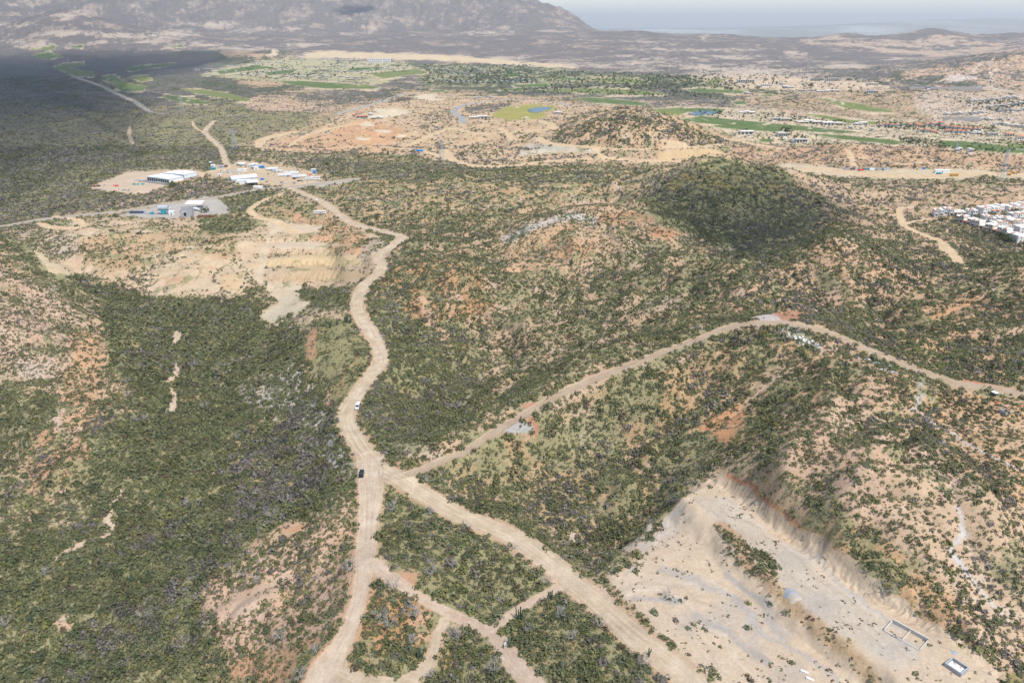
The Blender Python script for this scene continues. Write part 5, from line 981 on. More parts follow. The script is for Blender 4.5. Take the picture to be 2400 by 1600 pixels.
# -- the sheds, halls and yards on the left
def frame_from(a, b, c):
    """rectangle on the ground from three photo corners: front left, front right, back right"""
    A, B_, C_ = (np.array(ground(*p)) for p in (a, b, c)); e = B_-A; L = np.linalg.norm(e); e /= L; nrm_ = np.array([-e[1], e[0]]); D_ = abs((C_-B_) @ nrm_); ce = (A+B_)/2+nrm_*D_/2
    return ce, math.atan2(e[1], e[0]), L, D_
for (a, b, c, lab) in (((345, 424), (397, 429), (418, 420), 'nearer long white storage warehouse with a row of dark bays'), ((384, 415), (432, 419), (452, 411), 'farther long white storage warehouse with a row of dark bays')):
    ce, yw, L, D_ = frame_from(a, b, c); D_ = min(D_, 46); hz = 4.6
    o = thing('warehouse', lab, 'warehouse', 0, 0, yw, 'white storage warehouses', at=tuple(ce))
    part('wall', MB().box(-L/2, L/2, -D_/2+.6, D_/2, -1.5, hz), SHEET, o)
    part('roof', MB().prism([(-L/2-.4, hz+.003), (L/2+.4, hz+.003), (L/2+.4, hz+.3), (0, hz+1.1), (-L/2-.4, hz+.3)], -D_/2-.3, D_/2+.3), SHEET, o)
    nb = 10
    for i in range(nb):
        x0_ = -L/2+.5+(L-1)*i/nb; part('bay_shade_panel', MB().box(x0_, x0_+(L-1)/nb*.72, -D_/2+.5, -D_/2+.597, 0, 3.7), DARKW, o)  # flat dark panel painting the shade inside each open bay
    part('apron', MB().box(-L/2-5, L/2+4, -D_/2-9, D_/2+3, -.6, .08), ASH, o)
ce, yw, L, D_ = frame_from((546, 427), (606, 421), (613, 413)); D_ = 11
o = thing('arched_hall', 'long white arched fabric hall beside the sandy yard', 'hall', 0, 0, yw, at=tuple(ce)); arc = [(D_/2*math.cos(t), 3.2+3.0*math.sin(t)) for t in np.linspace(0, math.pi, 11)]
part('roof', MB().prism(arc, -L/2, L/2, axis='x'), SHEET, o); part('wall', MB().box(-L/2+.1, L/2-.1, -D_/2+.05, D_/2-.05, -1, 3.2), GSTEEL, o)
ce, yw, L, D_ = frame_from((583, 438), (607, 437), (600, 425)); D_ = 20
o = thing('open_shed', 'white flat-roofed open shed in front of the arched hall', 'shed', 0, 0, yw, at=tuple(ce)); part('roof', MB().box(-L/2-1, L/2+1, -D_/2, D_/2, 4.2, 4.5), SHEET, o)
for sx in (-1, 1):
    for sy in (-1, 0, 1): part('post', MB().tube((sx*L/2, sy*D_*.45, -1), (sx*L/2, sy*D_*.45, 4.2), .12), GSTEEL, o)
part('rear_wall', MB().box(-L/2, L/2, D_/2-.5, D_/2-.3, -1, 4.2), BLOCK, o)
single('lean_to', MB().box(-7, 7, -4, 4, -1, 3.4).box(-7.4, 7.4, -4.4, 4.4, 3.403, 3.6), [SHEET], 'low white lean-to left of the open shed', 'shed', 570, 429, .1)
single('white_box_building', MB().box(-5, 5, -2.5, 2.5, -1, 2.6), [WHITE], 'low white cabin at the foot of the open shed', 'cabin', 605, 441, -.1)
def trailer(px, py, L, yaw, mat, label, bus=False, h=2.7):
    o = thing('bus' if bus else 'trailer', label, 'bus' if bus else 'trailer', px, py, yaw); part('body', MB().box(-L/2, L/2, -1.25, 1.25, .9, .9+h), mat, o)
    w_ = MB()
    n_ = int(L/1.7)
    if bus:
        for i in range(n_): part('window', MB().box(-L/2+.6+i*(L-1)/n_, -L/2+.6+(i+.75)*(L-1)/n_, -1.27, 1.27, 2.1, 3.0), DARKW, o)
    for x in (-L*.36, L*.36):
        for y in (-1.05, 1.05): part('wheel', MB().tube((x, y-.14, .48), (x, y+.14, .48), .48, .48, 10), RUBBER, o)
    return o
ty = .12
for (px, py, L, mt_, lab, bus, yw_) in ((566, 387, 11, SHEET, 'white box trailer alone behind the road bend', False, .2), (680, 408, 15, SHEET, 'rear white trailer of the long trailer row', False, .1), (668, 413, 17, SHEET, 'front left white trailer of the long trailer row', False, .12), (690, 409, 11, SHEET, 'short white trailer at the back of the trailer row', False, .1), (702, 416, 18, SHEET, 'long white trailer with dark panels in the yard', False, .14), (733, 422, 18, SHEET, 'long white trailer at the right end of the yard', True, .16), (640, 399, 14, SHEET, 'pale flatbed trailer behind the road', False, .1), (750, 502, 12.5, WHITE, 'abandoned white bus shell above the pits', True, .08)):
    trailer(px, py, L, yw_, mt_, lab, bus)
def shack(px, py, w_, d_, h, mats, lab, yw=0.1, cat='shack', name='shack'):
    o = thing(name, lab, cat, px, py, yw); part('wall', MB().box(-w_/2, w_/2, -d_/2, d_/2, -.8, h), mats[0], o); part('roof', MB().prism([(-d_/2-.3, h+.003), (d_/2+.3, h+.003), (d_/2+.3, h+.5), (-d_/2-.3, h+.15)], -w_/2-.3, w_/2+.3, axis='x'), mats[1], o)
    part('door', MB().box(-.5, .5, -d_/2-.05, -d_/2-.01, 0, 2), DARKW, o); return o
for (px, py, w_, d_, h, ma, lab) in ((500, 398, 6, 4, 2.6, (TEAL, TEAL), 'teal shack at the left end of the yards'), (500, 391, 5, 4, 2.6, (WHITE, SHEET), 'white shack behind the teal shack'), (494, 385, 3, 3, 3, (WHITE, SHEET), 'tiny white hut at the edge of the scrub left of the road'), (519, 393, 8, 4, 2.6, (BLOCK, GSTEEL), 'grey shack left of the road bend'), (528, 392, 6, 3, 2.4, (RUST, RUST), 'brown shack left of the road bend'), (590, 391, 7, 4, 3, (GSTEEL, SHEET), 'grey tin shack behind the salvage yard'), (593, 396, 5, 4, 2.6, (BLOCK, GSTEEL), 'dark block shack facing the road'), (601, 397, 6, 4, 3.2, (SHEET, SHEET), 'white rounded shed facing the road'), (608, 393, 7, 4, 2.8, (GSTEEL, GSTEEL), 'grey shed left of the blue canopy'), (615, 394, 5, 4, 2.8, (BLUE, BLUE), 'bright blue canopy behind the road'), (598, 388, 8, 3, 2.6, (WHITE, SHEET), 'pale shed at the back of the shack row'), (636, 400, 12, 4, 2.6, (BLOCK, SHEET), 'long low block shed with white roof'), (654, 404, 8, 3, 2.4, (BEIGE, SHEET), 'beige shed with tilted white roof'), (727, 414, 5, 4, 2.6, (WHITE, REDP), 'white stall with a bright red roof'), (737, 406, 4, 3, 2.4, (BLUE, BLUE), 'blue tarp shelter at the right end of the yard'), (615, 422, 4, 3, 1.8, (BLUE, BLUE), 'small blue tarp beside the arched hall'), (646, 404, 9, 3, 2.4, (GSTEEL, GSTEEL), 'grey tin shed left of the trailers'), (515, 412, 3, 3, 2, (SHEET, SHEET), 'small pale shed below the salvage yard'), (568, 401, 12, 3, 2.2, (WHITE, SHEET), 'long white shed above the arched hall'), (735, 401, 6, 3, 2.2, (BLOCK, SHEET), 'grey shed behind the red-roofed stall')):
    shack(px, py, w_, d_, h, ma, lab, .12)
R_ = random.Random(3); mb = MB()
for i in range(46):
    s_ = R_.uniform(.5, 1.5); mb.box(-s_, s_, -s_*.6, s_*.6, -.2, R_.uniform(.5, 1.6), R_.choice((0, 1, 2, 2)), R_.random()*3, (R_.uniform(-17, 14), R_.uniform(-12, 14)))
single('scrap_pile', mb, [WHITE, BLOCK, GSTEEL], 'spread of white and grey scrap in the salvage yard above the arched hall', 'scrap', 545, 404)
R_ = random.Random(4)
for k, (px, py, ma, lab) in enumerate(((219, 436, RUST, 'rusty machine at the far left of the cleared pad'), (227, 438, RUST, 'second rusty machine, just right of the first, on the cleared pad'), (238, 435, BLOCK, 'dark scrap heap left on the cleared pad'), (268, 437, REDP, 'red scrap lying in the middle of the cleared pad'), (290, 446, BLOCK, 'grey rubble spread along the front of the cleared pad'), (330, 424, GSTEEL, 'scrap line beside the nearer warehouse'), (325, 433, TEAL, 'dark scrap and weeds below the nearer warehouse'))):
    mb = MB()
    for i in range(9): s_ = R_.uniform(.4, 1.3); mb.box(-s_, s_, -s_*.6, s_*.6, -.2, R_.uniform(.5, 2.), 0, R_.random()*3, (R_.uniform(-4, 4)*(2 if k > 3 else 1), R_.uniform(-3, 3)))
    single('scrap_pile', mb, ma, lab, 'scrap', px, py)
# concrete plant
o = thing('batching_plant', 'grey concrete batching plant with silo and conveyors', 'concrete plant', 385, 502, .1)
part('silo', MB().tube((-5, 0, 7), (5, 0, 7), 2.6, 2.6, 12), GSTEEL, o); part('hopper', MB().prism([(-1.2, 0), (1.2, 0), (3.4, 5), (-3.4, 5)], -2, 2), TEAL, o)
for x in (-3.2, 3.2):
    for y in (-1.9, 1.9): part('leg', MB().tube((x, y, -.5), (x, y, 5), .18), GSTEEL, o)
part('conveyor', MB().prism([(-24, .4), (-23, .2), (-4, 4.2), (-4, 4.8)], -.7, .7), GSTEEL, o); part('cab', MB().box(-14, -11, -1.4, 1.4, 0, 2.6), TEAL, o)
single('container', MB().box(-7, 7, -1.3, 1.3, 0, 2.3), weathered('dark_blue_steel', (.05, .08, .13)), 'dark blue skip beside the gravel road by the concrete plant', 'container', 321, 500, .08)
shack(403, 503, 5, 4, 3.4, (SHEET, SHEET), 'small white cabin right of the batching plant', .1, 'cabin', 'cabin'); shack(336, 499, 3, 3, 1.8, (GSTEEL, GSTEEL), 'small grey hopper right of the dark skip', .1, 'hopper', 'hopper')
o = thing('ruined_building', 'roofless grey block building at the concrete plant', 'ruin', 439, 507, .25)
for (a, b, c, d, h, n_) in ((-6, 6, 5.6, 6, 9, 'rear_wall'), (-6, -5.6, -4, 5.6, 6.5, 'side_wall'), (5.6, 6, -4, 5.6, 9.5, 'side_wall'), (-6, -2.5, -4.4, -4, 5.2, 'front_wall'), (0, 6, -4.4, -4, 7.5, 'front_wall')): part(n_, MB().box(a, b, c, d, -1, h), BLOCK, o)
part('floor_slab', MB().box(-5.6, 5.6, 0, 5.6, 4, 4.3), BLOCK, o)
yw, L = yaw_of((447, 489), (470, 489)); o = thing('steel_canopy', 'tall open canopy with pale sheet roof at the concrete plant', 'canopy', 458, 487, .05); part('roof', MB().prism([(-6, 5.2), (6, 6.6), (6, 6.8), (-6, 5.4)], -9, 9, axis='x'), SHEET, o)
for x in (-8.5, 0, 8.5):
    for y in (-5, 5): part('post', MB().tube((x, y, -.5), (x, y, 5.6), .12), GSTEEL, o)
for (px, py, lab) in ((452, 493, 'left concrete mixer truck under the pale canopy'), (462, 494, 'right concrete mixer truck under the pale canopy'), (393, 493, 'concrete mixer truck right behind the batching plant silo')):
    o = thing('mixer_truck', lab, 'truck', px, py, 1.3, 'mixer trucks'); part('cab', MB().box(-1.2, 1.2, -4.2, -2.4, .6, 3), CARW, o); part('chassis', MB().box(-1.1, 1.1, -2.4, 4, .6, 1), GSTEEL, o); part('drum', MB().tube((0, -2, 2.1), (0, 1, 2.5), .9, 1.35, 9).tube((0, 1, 2.5), (0, 3.6, 3.2), 1.35, .6, 9), SHEET, o); part('windshield', MB().box(-1, 1, -4.24, -4.2, 1.8, 2.7), DARKW, o)
    for x in (-1, 1):
        for y in (-3.2, 1.6, 2.9): part('wheel', MB().wheel(x, y, .5, .3), RUBBER, o)
single('pipe_stack', MB().box(-8, 8, -1.2, 1.2, -.2, 1.2).box(-8, 4, -1, 1, 1.203, 1.8), [RUST], 'dark stack of steel beside the track below the plant tree', 'pipe stack', 483, 508, 0)
# -- machines on the far cuttings
def excavator(px, py, yw, lab):
    o = thing('excavator', lab, 'excavator', px, py, yw, 'yellow excavators'); part('cab', MB().box(-1.4, 1.4, -1.6, 1.8, 1., 3), YEL, o)
    for x in (-1.3, 1.3): part('track', MB().box(x-.35, x+.35, -2.2, 2.2, 0, .95), RUBBER, o)
    part('boom', MB().tube((0, -1.6, 2), (0, -5, 5), .3, .25).tube((0, -5, 5), (0, -8, 3), .25, .2), YEL, o); part('bucket', MB().box(-.6, .6, -8.6, -7.6, 1.8, 3), RUST, o)
excavator(2364, 411, 1.2, 'yellow excavator on the far right haul road'); excavator(1536, 351, 1.4, 'yellow excavator on the distant cutting edge'); excavator(2374, 407, 4.4, 'orange excavator arm behind the far right haul road')
o = trailer(2236, 413, 10.5, .02, YEL, 'orange school bus parked on the far haul road', True, 2.2)
shack(2207, 404, 19, 4, 3, (SHEET, SHEET), 'long white site office above the school bus', 0, 'site office', 'site_office'); shack(2201, 408, 6, 3, 1.6, (TEAL, TEAL), 'small teal container left of the school bus', 0, 'container', 'container')
single('red_truck_bed', MB().box(-4.5, 4.5, -1.2, 1.2, .3, 1.8).box(-4.5, -2.5, -1.2, 1.2, 1.803, 2.8), [REDP], 'red truck body in the line along the cut bank', 'truck', 2019, 400, .05)
for i, (px, L, ma) in enumerate(((1986, 8, BLOCK), (1999, 7, RUST), (2008, 6, GSTEEL), (2032, 7, TEAL), (2045, 9, SHEET), (2062, 10, BLOCK), (2078, 9, GSTEEL))):
    single('site_container', MB().box(-L/2, L/2, -1.2, 1.2, -.3, 2.3), ma, f"{('leftmost','second','third','fourth','fifth','sixth','last')[i]} dark container from the left in the line along the cut bank", 'container', px, 398, .03, 'containers along the cut bank')
for (px, py, L, d_, h, ma, lab, cat) in ((985, 355, 9, 4, 2, BLUE, 'bright blue tarp beside the middle dirt road', 'tarp'), (975, 352, 8, 3, 2, BLOCK, 'dark truck left of the bright blue tarp', 'truck'), (2165, 397, 3, 3, 2.4, BLUE, 'small blue water tank above the haul road', 'tank')):
    single(cat, MB().box(-L/2, L/2, -d_/2, d_/2, -.3, h).box(-L/2+.4, L/2-.8, -d_/2+.3, d_/2-.3, h+.003, h+.4), [ma], lab, cat, px, py, -.3)
single('embankment_wall', MB().box(-40, 40, -4, 4, -3, 1), CONC, 'pale concrete apron along the top of the distant cutting', 'wall', 1600, 362, .0) if False else None
# -- pylons
def tower_mesh(h):
    mb = MB(); b = h*.12; lv = [0, .2, .38, .54, .68, .8, .9, 1.]
    wd = lambda t: b*(1-t)**1.1*.85+b*.15
    for i in range(len(lv)-1):
        t0, t1 = lv[i], lv[i+1]; w0, w1 = wd(t0), wd(t1); c0 = [(sx*w0, sy*w0, t0*h) for sx, sy in ((1, 1), (-1, 1), (-1, -1), (1, -1))]; c1 = [(sx*w1, sy*w1, t1*h) for sx, sy in ((1, 1), (-1, 1), (-1, -1), (1, -1))]
        for k in range(4): mb.tube(c0[k], c1[k], .16, .14, 4); mb.tube(c0[k], c1[(k+1) % 4], .1, .1, 3); mb.tube(c0[(k+1) % 4], c1[k], .1, .1, 3); mb.tube(c1[k], c1[(k+1) % 4], .1, .1, 3)
    return mb
def arm(h, t, s): return MB().tube((0, 0, h*t), (s*h*.15, 0, h*t), .14, .1, 4).tube((0, 0, h*(t-.05)), (s*h*.15, 0, h*t), .12, .1, 4)
TM = {}
for (px, py, top, lab) in ((550, 349, 306, 'nearest lattice pylon, right of the winding sandy road'), (1036, 374, 330, 'lattice pylon above the middle dirt road'), (2346, 424, 364, 'lattice pylon on the far right haul road'), (428, 266, 228, 'lattice pylon behind the scrub plain left of the fairways'), (257, 213, 185, 'lattice pylon between two dark fairways'), (165, 165, 142, 'faint lattice pylon in the shaded plain'), (62, 148, 128, 'faint small lattice pylon near the left edge'), (12, 113, 78, 'tall thin pylon at the far left edge'), (112, 92, 76, 'small far pylon below the conical hill'), (2240, 350, 333, 'thin pylon behind the right fairway')):
    x, y = ground(px, py); u = F/math.sqrt(x*x+y*y+(CH-float(samp(H, x, y)))**2); h = (py-top)/u
    o = thing('pylon', lab, 'pylon', 0, 0, .5, 'lattice pylons', at=(x, y)); part('lattice', tower_mesh(h), GSTEEL, o)
    for t in (.97, .87, .77):
        for s in (-1, 1): part('cross_arm', arm(h, t, s), GSTEEL, o)
# -- town houses at the right
R_ = random.Random(12); GL = DARKW
ORD = ['first', 'second', 'third', 'fourth', 'fifth', 'sixth', 'seventh', 'eighth', 'ninth', 'tenth', 'eleventh', 'twelfth', 'thirteenth', 'fourteenth', 'fifteenth', 'sixteenth']
def house_meshes(w_, d_, h, st):
    wl, rf, wi, tl = MB(), MB(), [], MB()
    wl.box(-w_/2, w_/2, -d_/2, d_/2, -2.5, h); rf.box(-w_/2+.25, w_/2-.25, -d_/2+.25, d_/2-.25, h-.3, h+.02); rf.box(-w_/2-.03, w_/2+.03, d_/2-.3, d_/2+.03, h-.2, h+.55); rf.box(-w_/2-.03, -w_/2+.25, -d_/2, d_/2-.3, h-.2, h+.5)
    for z in ((1., h-2.1) if h > 4 else (1.,)):
        for x in (-w_*.28, w_*.2): wi.append(('window', MB().box(x-.55, x+.55, -d_/2-.04, -d_/2+.1, z, z+1.2)))
    wi.append(('door', MB().box(-.45-w_*.04, .45-w_*.04, -d_/2-.05, -d_/2+.1, 0, 2.05)))
    if st == 1: tl.prism([(-d_/2-1.6, 2.75), (-d_/2-.06, 3.2), (-d_/2-.06, 3.35), (-d_/2-1.7, 2.9)], -w_/2+.2, w_/2-.8, axis='x'); wl.box(-w_/2+.3, -w_/2+.6, -d_/2-1.5, -d_/2-1.2, 0, 2.7)
    if st == 2: tl.prism([(-d_/2-.3, h+.56), (-d_/2+2.2, h+1.0), (-d_/2+2.2, h+1.15), (-d_/2-.3, h+.7)], -w_*.3, w_*.3, axis='x'); wl.box(-w_*.28, w_*.28, -d_/2+.05, -d_/2+2.1, h+.03, h+.56)
    return wl, rf, wi, tl
for (a, b, n_, desc) in (((2186, 506), (2285, 505), 9, 'rear left terrace'), ((2293, 501), (2345, 494), 5, 'rear middle terrace'), ((2350, 495), (2420, 482), 7, 'rear right terrace climbing the hill'), ((2243, 519), (2385, 556), 14, 'long front terrace facing the scrub'), ((2300, 520), (2372, 524), 7, 'inner terrace behind the long front one'), ((2326, 535), (2400, 531), 6, 'inner terrace with round windows'), ((2365, 514), (2420, 512), 4, 'right inner terrace beside the green trees')):
    A, B_ = np.array(ground(*a)), np.array(ground(*b)); 
    for i in range(n_):
        t = (i+.5)/n_; p = A+(B_-A)*t; w_ = np.linalg.norm(B_-A)/n_*.985; w_ = min(w_, 9); st = R_.choice((0, 1, 1, 2, 2)); h = R_.choice((3.4, 5.6, 5.9, 6.2, 6.4)); d_ = 9; p = p+np.array([0, R_.uniform(-1.3, 1.3)]); w_ *= R_.uniform(.86, 1)
        o = thing('town_house', f"{ORD[i]} house in the {desc}{', orange tiles' if st else ''}", 'house', 0, 0, math.atan2(*(B_-A)[::-1]), f'town houses in the {desc}'[:60], at=tuple(p))
        wl, rf, wi, tl = house_meshes(w_, d_, h, st); part('wall', wl, WHITE if R_.random() < .8 else BEIGE, o); part('roof', rf, WHITE, o); [part(n_w, m_w, DARKW, o) for n_w, m_w in wi]
        if tl.v: part('tiled_canopy', tl, TERRA, o)
for (px, py, lab) in ((2392, 566, 'detached white house at the right edge under the terraces'), (2396, 545, 'beige gabled house at the right edge')):
    o = thing('house', lab, 'house', px, py, .1); wl, rf, wi, tl = house_meshes(14, 9, 6, 0); part('wall', wl, WHITE, o); part('roof', rf, WHITE, o); [part(n_w, m_w, DARKW, o) for n_w, m_w in wi]
for i, (px, py, c) in enumerate(((2368, 537, CARS), (2372, 541, CARK), (2376, 535, CARW), (2350, 524, CARW), (2380, 543, CARB), (2260, 510, CARS), (2246, 508, CARW))):
    vehicle('parked_car', 'car', c, f"{ORD[i]} parked car counted from the open end among the white terraces", 'car', px, py, .4, 'cars among the white terraces')
# -- villas
def villa_mesh(seed):
    R2 = random.Random(seed); mb = MB(); terr = seed % 5 in (3,)
    for k in range(R2.randint(2, 4)):
        cx_ = R2.uniform(-.3, .3); w_ = R2.uniform(.3, .5); y_ = R2.uniform(-.2, .25); d_ = R2.uniform(.3, .5); h = R2.uniform(.5, 1.)
        mb.box(cx_-w_/2, cx_+w_/2, y_-d_/2, y_+d_/2, -.8, h, 0)
        if terr: mb.prism([(y_-d_/2-.04, h+.003), (y_+d_/2+.04, h+.003), (y_, h+.22)], cx_-w_/2-.03, cx_+w_/2+.03, 1, axis='x')
        else: mb.box(cx_-w_/2-.02, cx_+w_/2+.02, y_-d_/2-.05, y_+d_/2+.02, h+.003, h+.09, 1)
        nw = R2.randint(2, 4)
        for i in range(nw): a = cx_-w_/2+w_*(i+.2)/nw; mb.box(a, a+w_/nw*.65, y_-d_/2-.012, y_-d_/2+.01, h*.18, h*.72, 2)
    return mb, terr
VM = []
for s in range(10):
    mb, terr = villa_mesh(s); VM.append(mb.mesh('villa', [BEIGE if s == 7 else WHITE, TERRA if terr else (CONC if s % 3 == 0 else WHITE), DARKW]))
VT = [mb.mesh('villa', [(WHITE, BEIGE)[s % 2], TERRA, DARKW]) for s, mb in ((s, villa_mesh(3+5*s)[0]) for s in range(4))]
VF = MB().box(-.5, .5, -.2, .2, -.6, 1, 0)
for i in range(7): VF.box(-.47+i*.136, -.47+i*.136+.1, -.213, -.19, .08, .42, 2); VF.box(-.47+i*.136, -.47+i*.136+.1, -.213, -.19, .55, .9, 2)
VB = MB(); VB.v, VB.f, VB.m = list(VF.v), list(VF.f), list(VF.m)
VF = VF.mesh('concrete_frame', [CONC, CONC, DARKW]); VB = VB.mesh('apartment_block', [WHITE, WHITE, GSTEEL])  # the concrete frame's dark panels paint the shade in its empty openings
def villa(px, py, wpx, lab, group=None, style='w', hm=6., cat='villa', me=None):
    x, y = ground(px, py); u = F/math.sqrt(x*x+y*y+CH*CH); W_ = wpx/u
    me = me or (VT[R_.randrange(4)] if style == 't' else VM[R_.choice((0, 1, 2, 4, 5, 6, 7, 9))])
    o = bpy.data.objects.new(cat.replace(' ', '_'), me); COL.objects.link(o); o.location = (x, y, float(samp(H, x, y))); o.scale = (W_, max(min(W_*.9, 30), 14), hm); o.rotation_euler = (0, 0, R_.uniform(-.12, .12)); tag(o, lab, cat, group)
def villa_row(a, b, n_, wpx, desc, style='w', hm=6.):
    for i in range(n_):
        t = i/(n_-1); villa(a[0]+(b[0]-a[0])*t, a[1]+(b[1]-a[1])*t+R_.uniform(-1, 1), wpx*R_.uniform(.8, 1.1), f"{ORD[i]} {'terracotta' if style == 't' else 'white'} villa from left in row {desc}", f'villas in the row {desc}'[:60], style, hm)
for (px, py, w_, lab) in ((1748, 266, 34, 'white villa above the straight fairway, right of the pale pond'), (1833, 282, 46, 'long white villa at the middle of the long fairway'), (1893, 288, 56, 'white villa with pale canopies on the long fairway'), (1955, 293, 58, 'widest white flat-roofed villa on the long fairway'), (2015, 293, 34, 'white villa at the right end of the fairway row'), (1742, 314, 56, 'large white villa left of the big round tree'), (1822, 319, 44, 'white villa right under the big round tree'), (1862, 333, 50, 'beige-roofed white villa above the sandy ramp'), (1755, 221, 16, 'small lone white pavilion beside a fairway'), (1856, 207, 34, 'low white villa left of the dark tree group'), (1935, 216, 54, 'white villa with pool terrace right of the dark tree'), (2035, 200, 46, 'dark-roofed long villa on the ridge'), (2035, 218, 44, 'long grey villa cut into the hillside'), (1311, 268, 24, 'white villa right of the dark blue pond'), (1118, 278, 48, 'long white clubhouse beside the winding paved road'), (1838, 199, 15, 'small beige villa right of the tiled one'), (1800, 202, 34, 'tiled beige villa between concrete shells')): villa(px, py, w_, lab)
for (px, py, w_, lab) in ((1748, 194, 36, 'left concrete shell of a building on the bare hill'), (1915, 190, 27, 'middle concrete shell with dark openings on the hill'), (1950, 190, 28, 'right concrete shell with dark openings on the hill')): villa(px, py, w_, lab, 'concrete shells', me=VF, cat='building', hm=9)
villa(880, 148, 33, 'large pale apartment block above the villas', me=VB, cat='apartment block', hm=22); villa(908, 148, 15, 'narrow pale apartment block right of the large one', me=VB, cat='apartment block', hm=22)
for i, (px, py, w_) in enumerate(((832, 273, 14), (842, 270, 16), (855, 276, 40), (872, 271, 16), (886, 278, 24))): villa(px, py, w_, f"{ORD[i]} building from the left of the half-built club above the earthworks", 'half-built club', 't' if i < 3 else 'w', 5)
for (a, b, n_, w_, desc, st) in (((2060, 297), (2150, 295), 7, 13, 'left of the tiled village', 't'), ((2158, 297), (2200, 294), 3, 22, 'at the centre of the tiled village', 't'), ((2165, 309), (2190, 313), 2, 24, 'below the centre of the tiled village', 't'), ((2210, 301), (2290, 307), 6, 16, 'upper right of the tiled village', 't'), ((2222, 311), (2262, 314), 3, 20, 'lower right of the tiled village', 't'), ((2285, 314), (2320, 317), 2, 26, 'at the right end of the tiled village', 'w'), ((2368, 320), (2395, 327), 2, 26, 'above the right fairway', 't'),
    ((2275, 241), (2378, 230), 9, 12, 'on the upper right hill', 'w'), ((2318, 253), (2400, 244), 8, 12, 'below the upper right hill', 'w'), ((2340, 263), (2398, 259), 5, 12, 'on the lower right hill', 'w'), ((2222, 270), (2300, 267), 6, 14, 'on the grey retaining terraces', 'w'), ((2335, 292), (2405, 301), 6, 14, 'above the tiled village at the right edge', 'w'), ((2145, 206), (2195, 208), 3, 20, 'on the stone wall of the far ridge', 'w'), ((2208, 206), (2222, 206), 2, 16, 'with red roofs on the far ridge', 't'), ((2258, 209), (2292, 207), 3, 13, 'at the right end of the far ridge', 'w'), ((1880, 214), (1905, 213), 2, 16, 'left of the ridge pool terrace', 'w'), ((2245, 355), (2275, 357), 2, 18, 'below the right fairway', 'w'), ((1990, 302), (2040, 306), 3, 12, 'hidden by trees right of the fairway row', 'w'), ((1838, 267), (1880, 276), 3, 14, 'behind the fairway row', 't'),
    ((463, 165), (520, 163), 4, 13, 'at the far left of the white village', 'w'), ((530, 158), (578, 154), 4, 13, 'above the left green slope', 'w'), ((592, 150), (660, 148), 6, 11, 'along the top of the left green slope', 'w'), ((558, 176), (606, 176), 4, 13, 'at the lower left of the green slope', 'w'), ((604, 170), (672, 163), 7, 10, 'inside the left green slope', 'w'), ((672, 180), (836, 183), 9, 19, 'of large villas above the long left fairway', 'w'), ((712, 160), (800, 157), 7, 13, 'in the middle of the white village', 'w'), ((815, 154), (862, 151), 4, 12, 'right of the middle of the white village', 'w'), ((776, 169), (856, 168), 6, 13, 'under the middle of the white village', 'w'), ((860, 167), (950, 161), 7, 13, 'at the right of the white village', 'w'), ((756, 138), (830, 138), 6, 11, 'at the back of the white village', 'w'), ((787, 143), (840, 143), 4, 13, 'second from the back of the white village', 'w'), ((655, 132), (700, 129), 4, 11, 'on the far sandy strip', 'w'), ((666, 146), (706, 145), 4, 9, 'left of the white village centre', 'w'),
    ((1008, 161), (1095, 170), 7, 11, 'at the top of the wooded village', 'w'), ((1110, 159), (1148, 173), 7, 7, 'slanting through the wooded village', 'w'), ((1010, 183), (1060, 192), 6, 8, 'at the left of the wooded village', 'w'), ((1062, 194), (1240, 194), 15, 8, 'along the bottom of the wooded village', 'w'), ((1052, 176), (1120, 180), 6, 8, 'in the middle of the wooded village', 'w'), ((1160, 185), (1240, 189), 7, 8, 'at the right of the wooded village', 'w'), ((1028, 151), (1078, 150), 4, 11, 'of red roofs above the wooded village', 't'), ((1100, 152), (1145, 152), 3, 20, 'of resort blocks above the wooded village', 't'), ((1192, 155), (1240, 154), 5, 9, 'far right of the wooded village', 'w'), ((1250, 194), (1330, 197), 5, 9, 'between trees near the middle fairways', 'w'), ((1112, 233), (1152, 230), 4, 11, 'beside the bend of the far paved road', 'w'), ((485, 172), (550, 168), 4, 9, 'below the far left villas', 'w'), ((2300, 282), (2360, 284), 4, 12, 'of low walls above the tiled village', 'w')):
    villa_row(a, b, n_, w_, desc, st)
for (a, b, h, lab) in (((2130, 209), (2300, 213), 9, 'long grey stone retaining wall under the far ridge villas'), ((2215, 276), (2330, 275), 7, 'upper grey retaining terrace wall on the right hill'), ((2210, 282), (2300, 283), 7, 'lower grey retaining terrace wall on the right hill')):
    A, B_ = np.array(ground(*a)), np.array(ground(*b)); L = float(np.linalg.norm(B_-A)); c = (A+B_)/2; single('retaining_wall', MB().box(-L/2, L/2, -1, 1, -6, h*.6).box(-L/2, L/2, -3, -1.003, -6, h*.3), [STONE], lab, 'wall', 0, 0, math.atan2(*(B_-A)[::-1]), at=tuple(c))
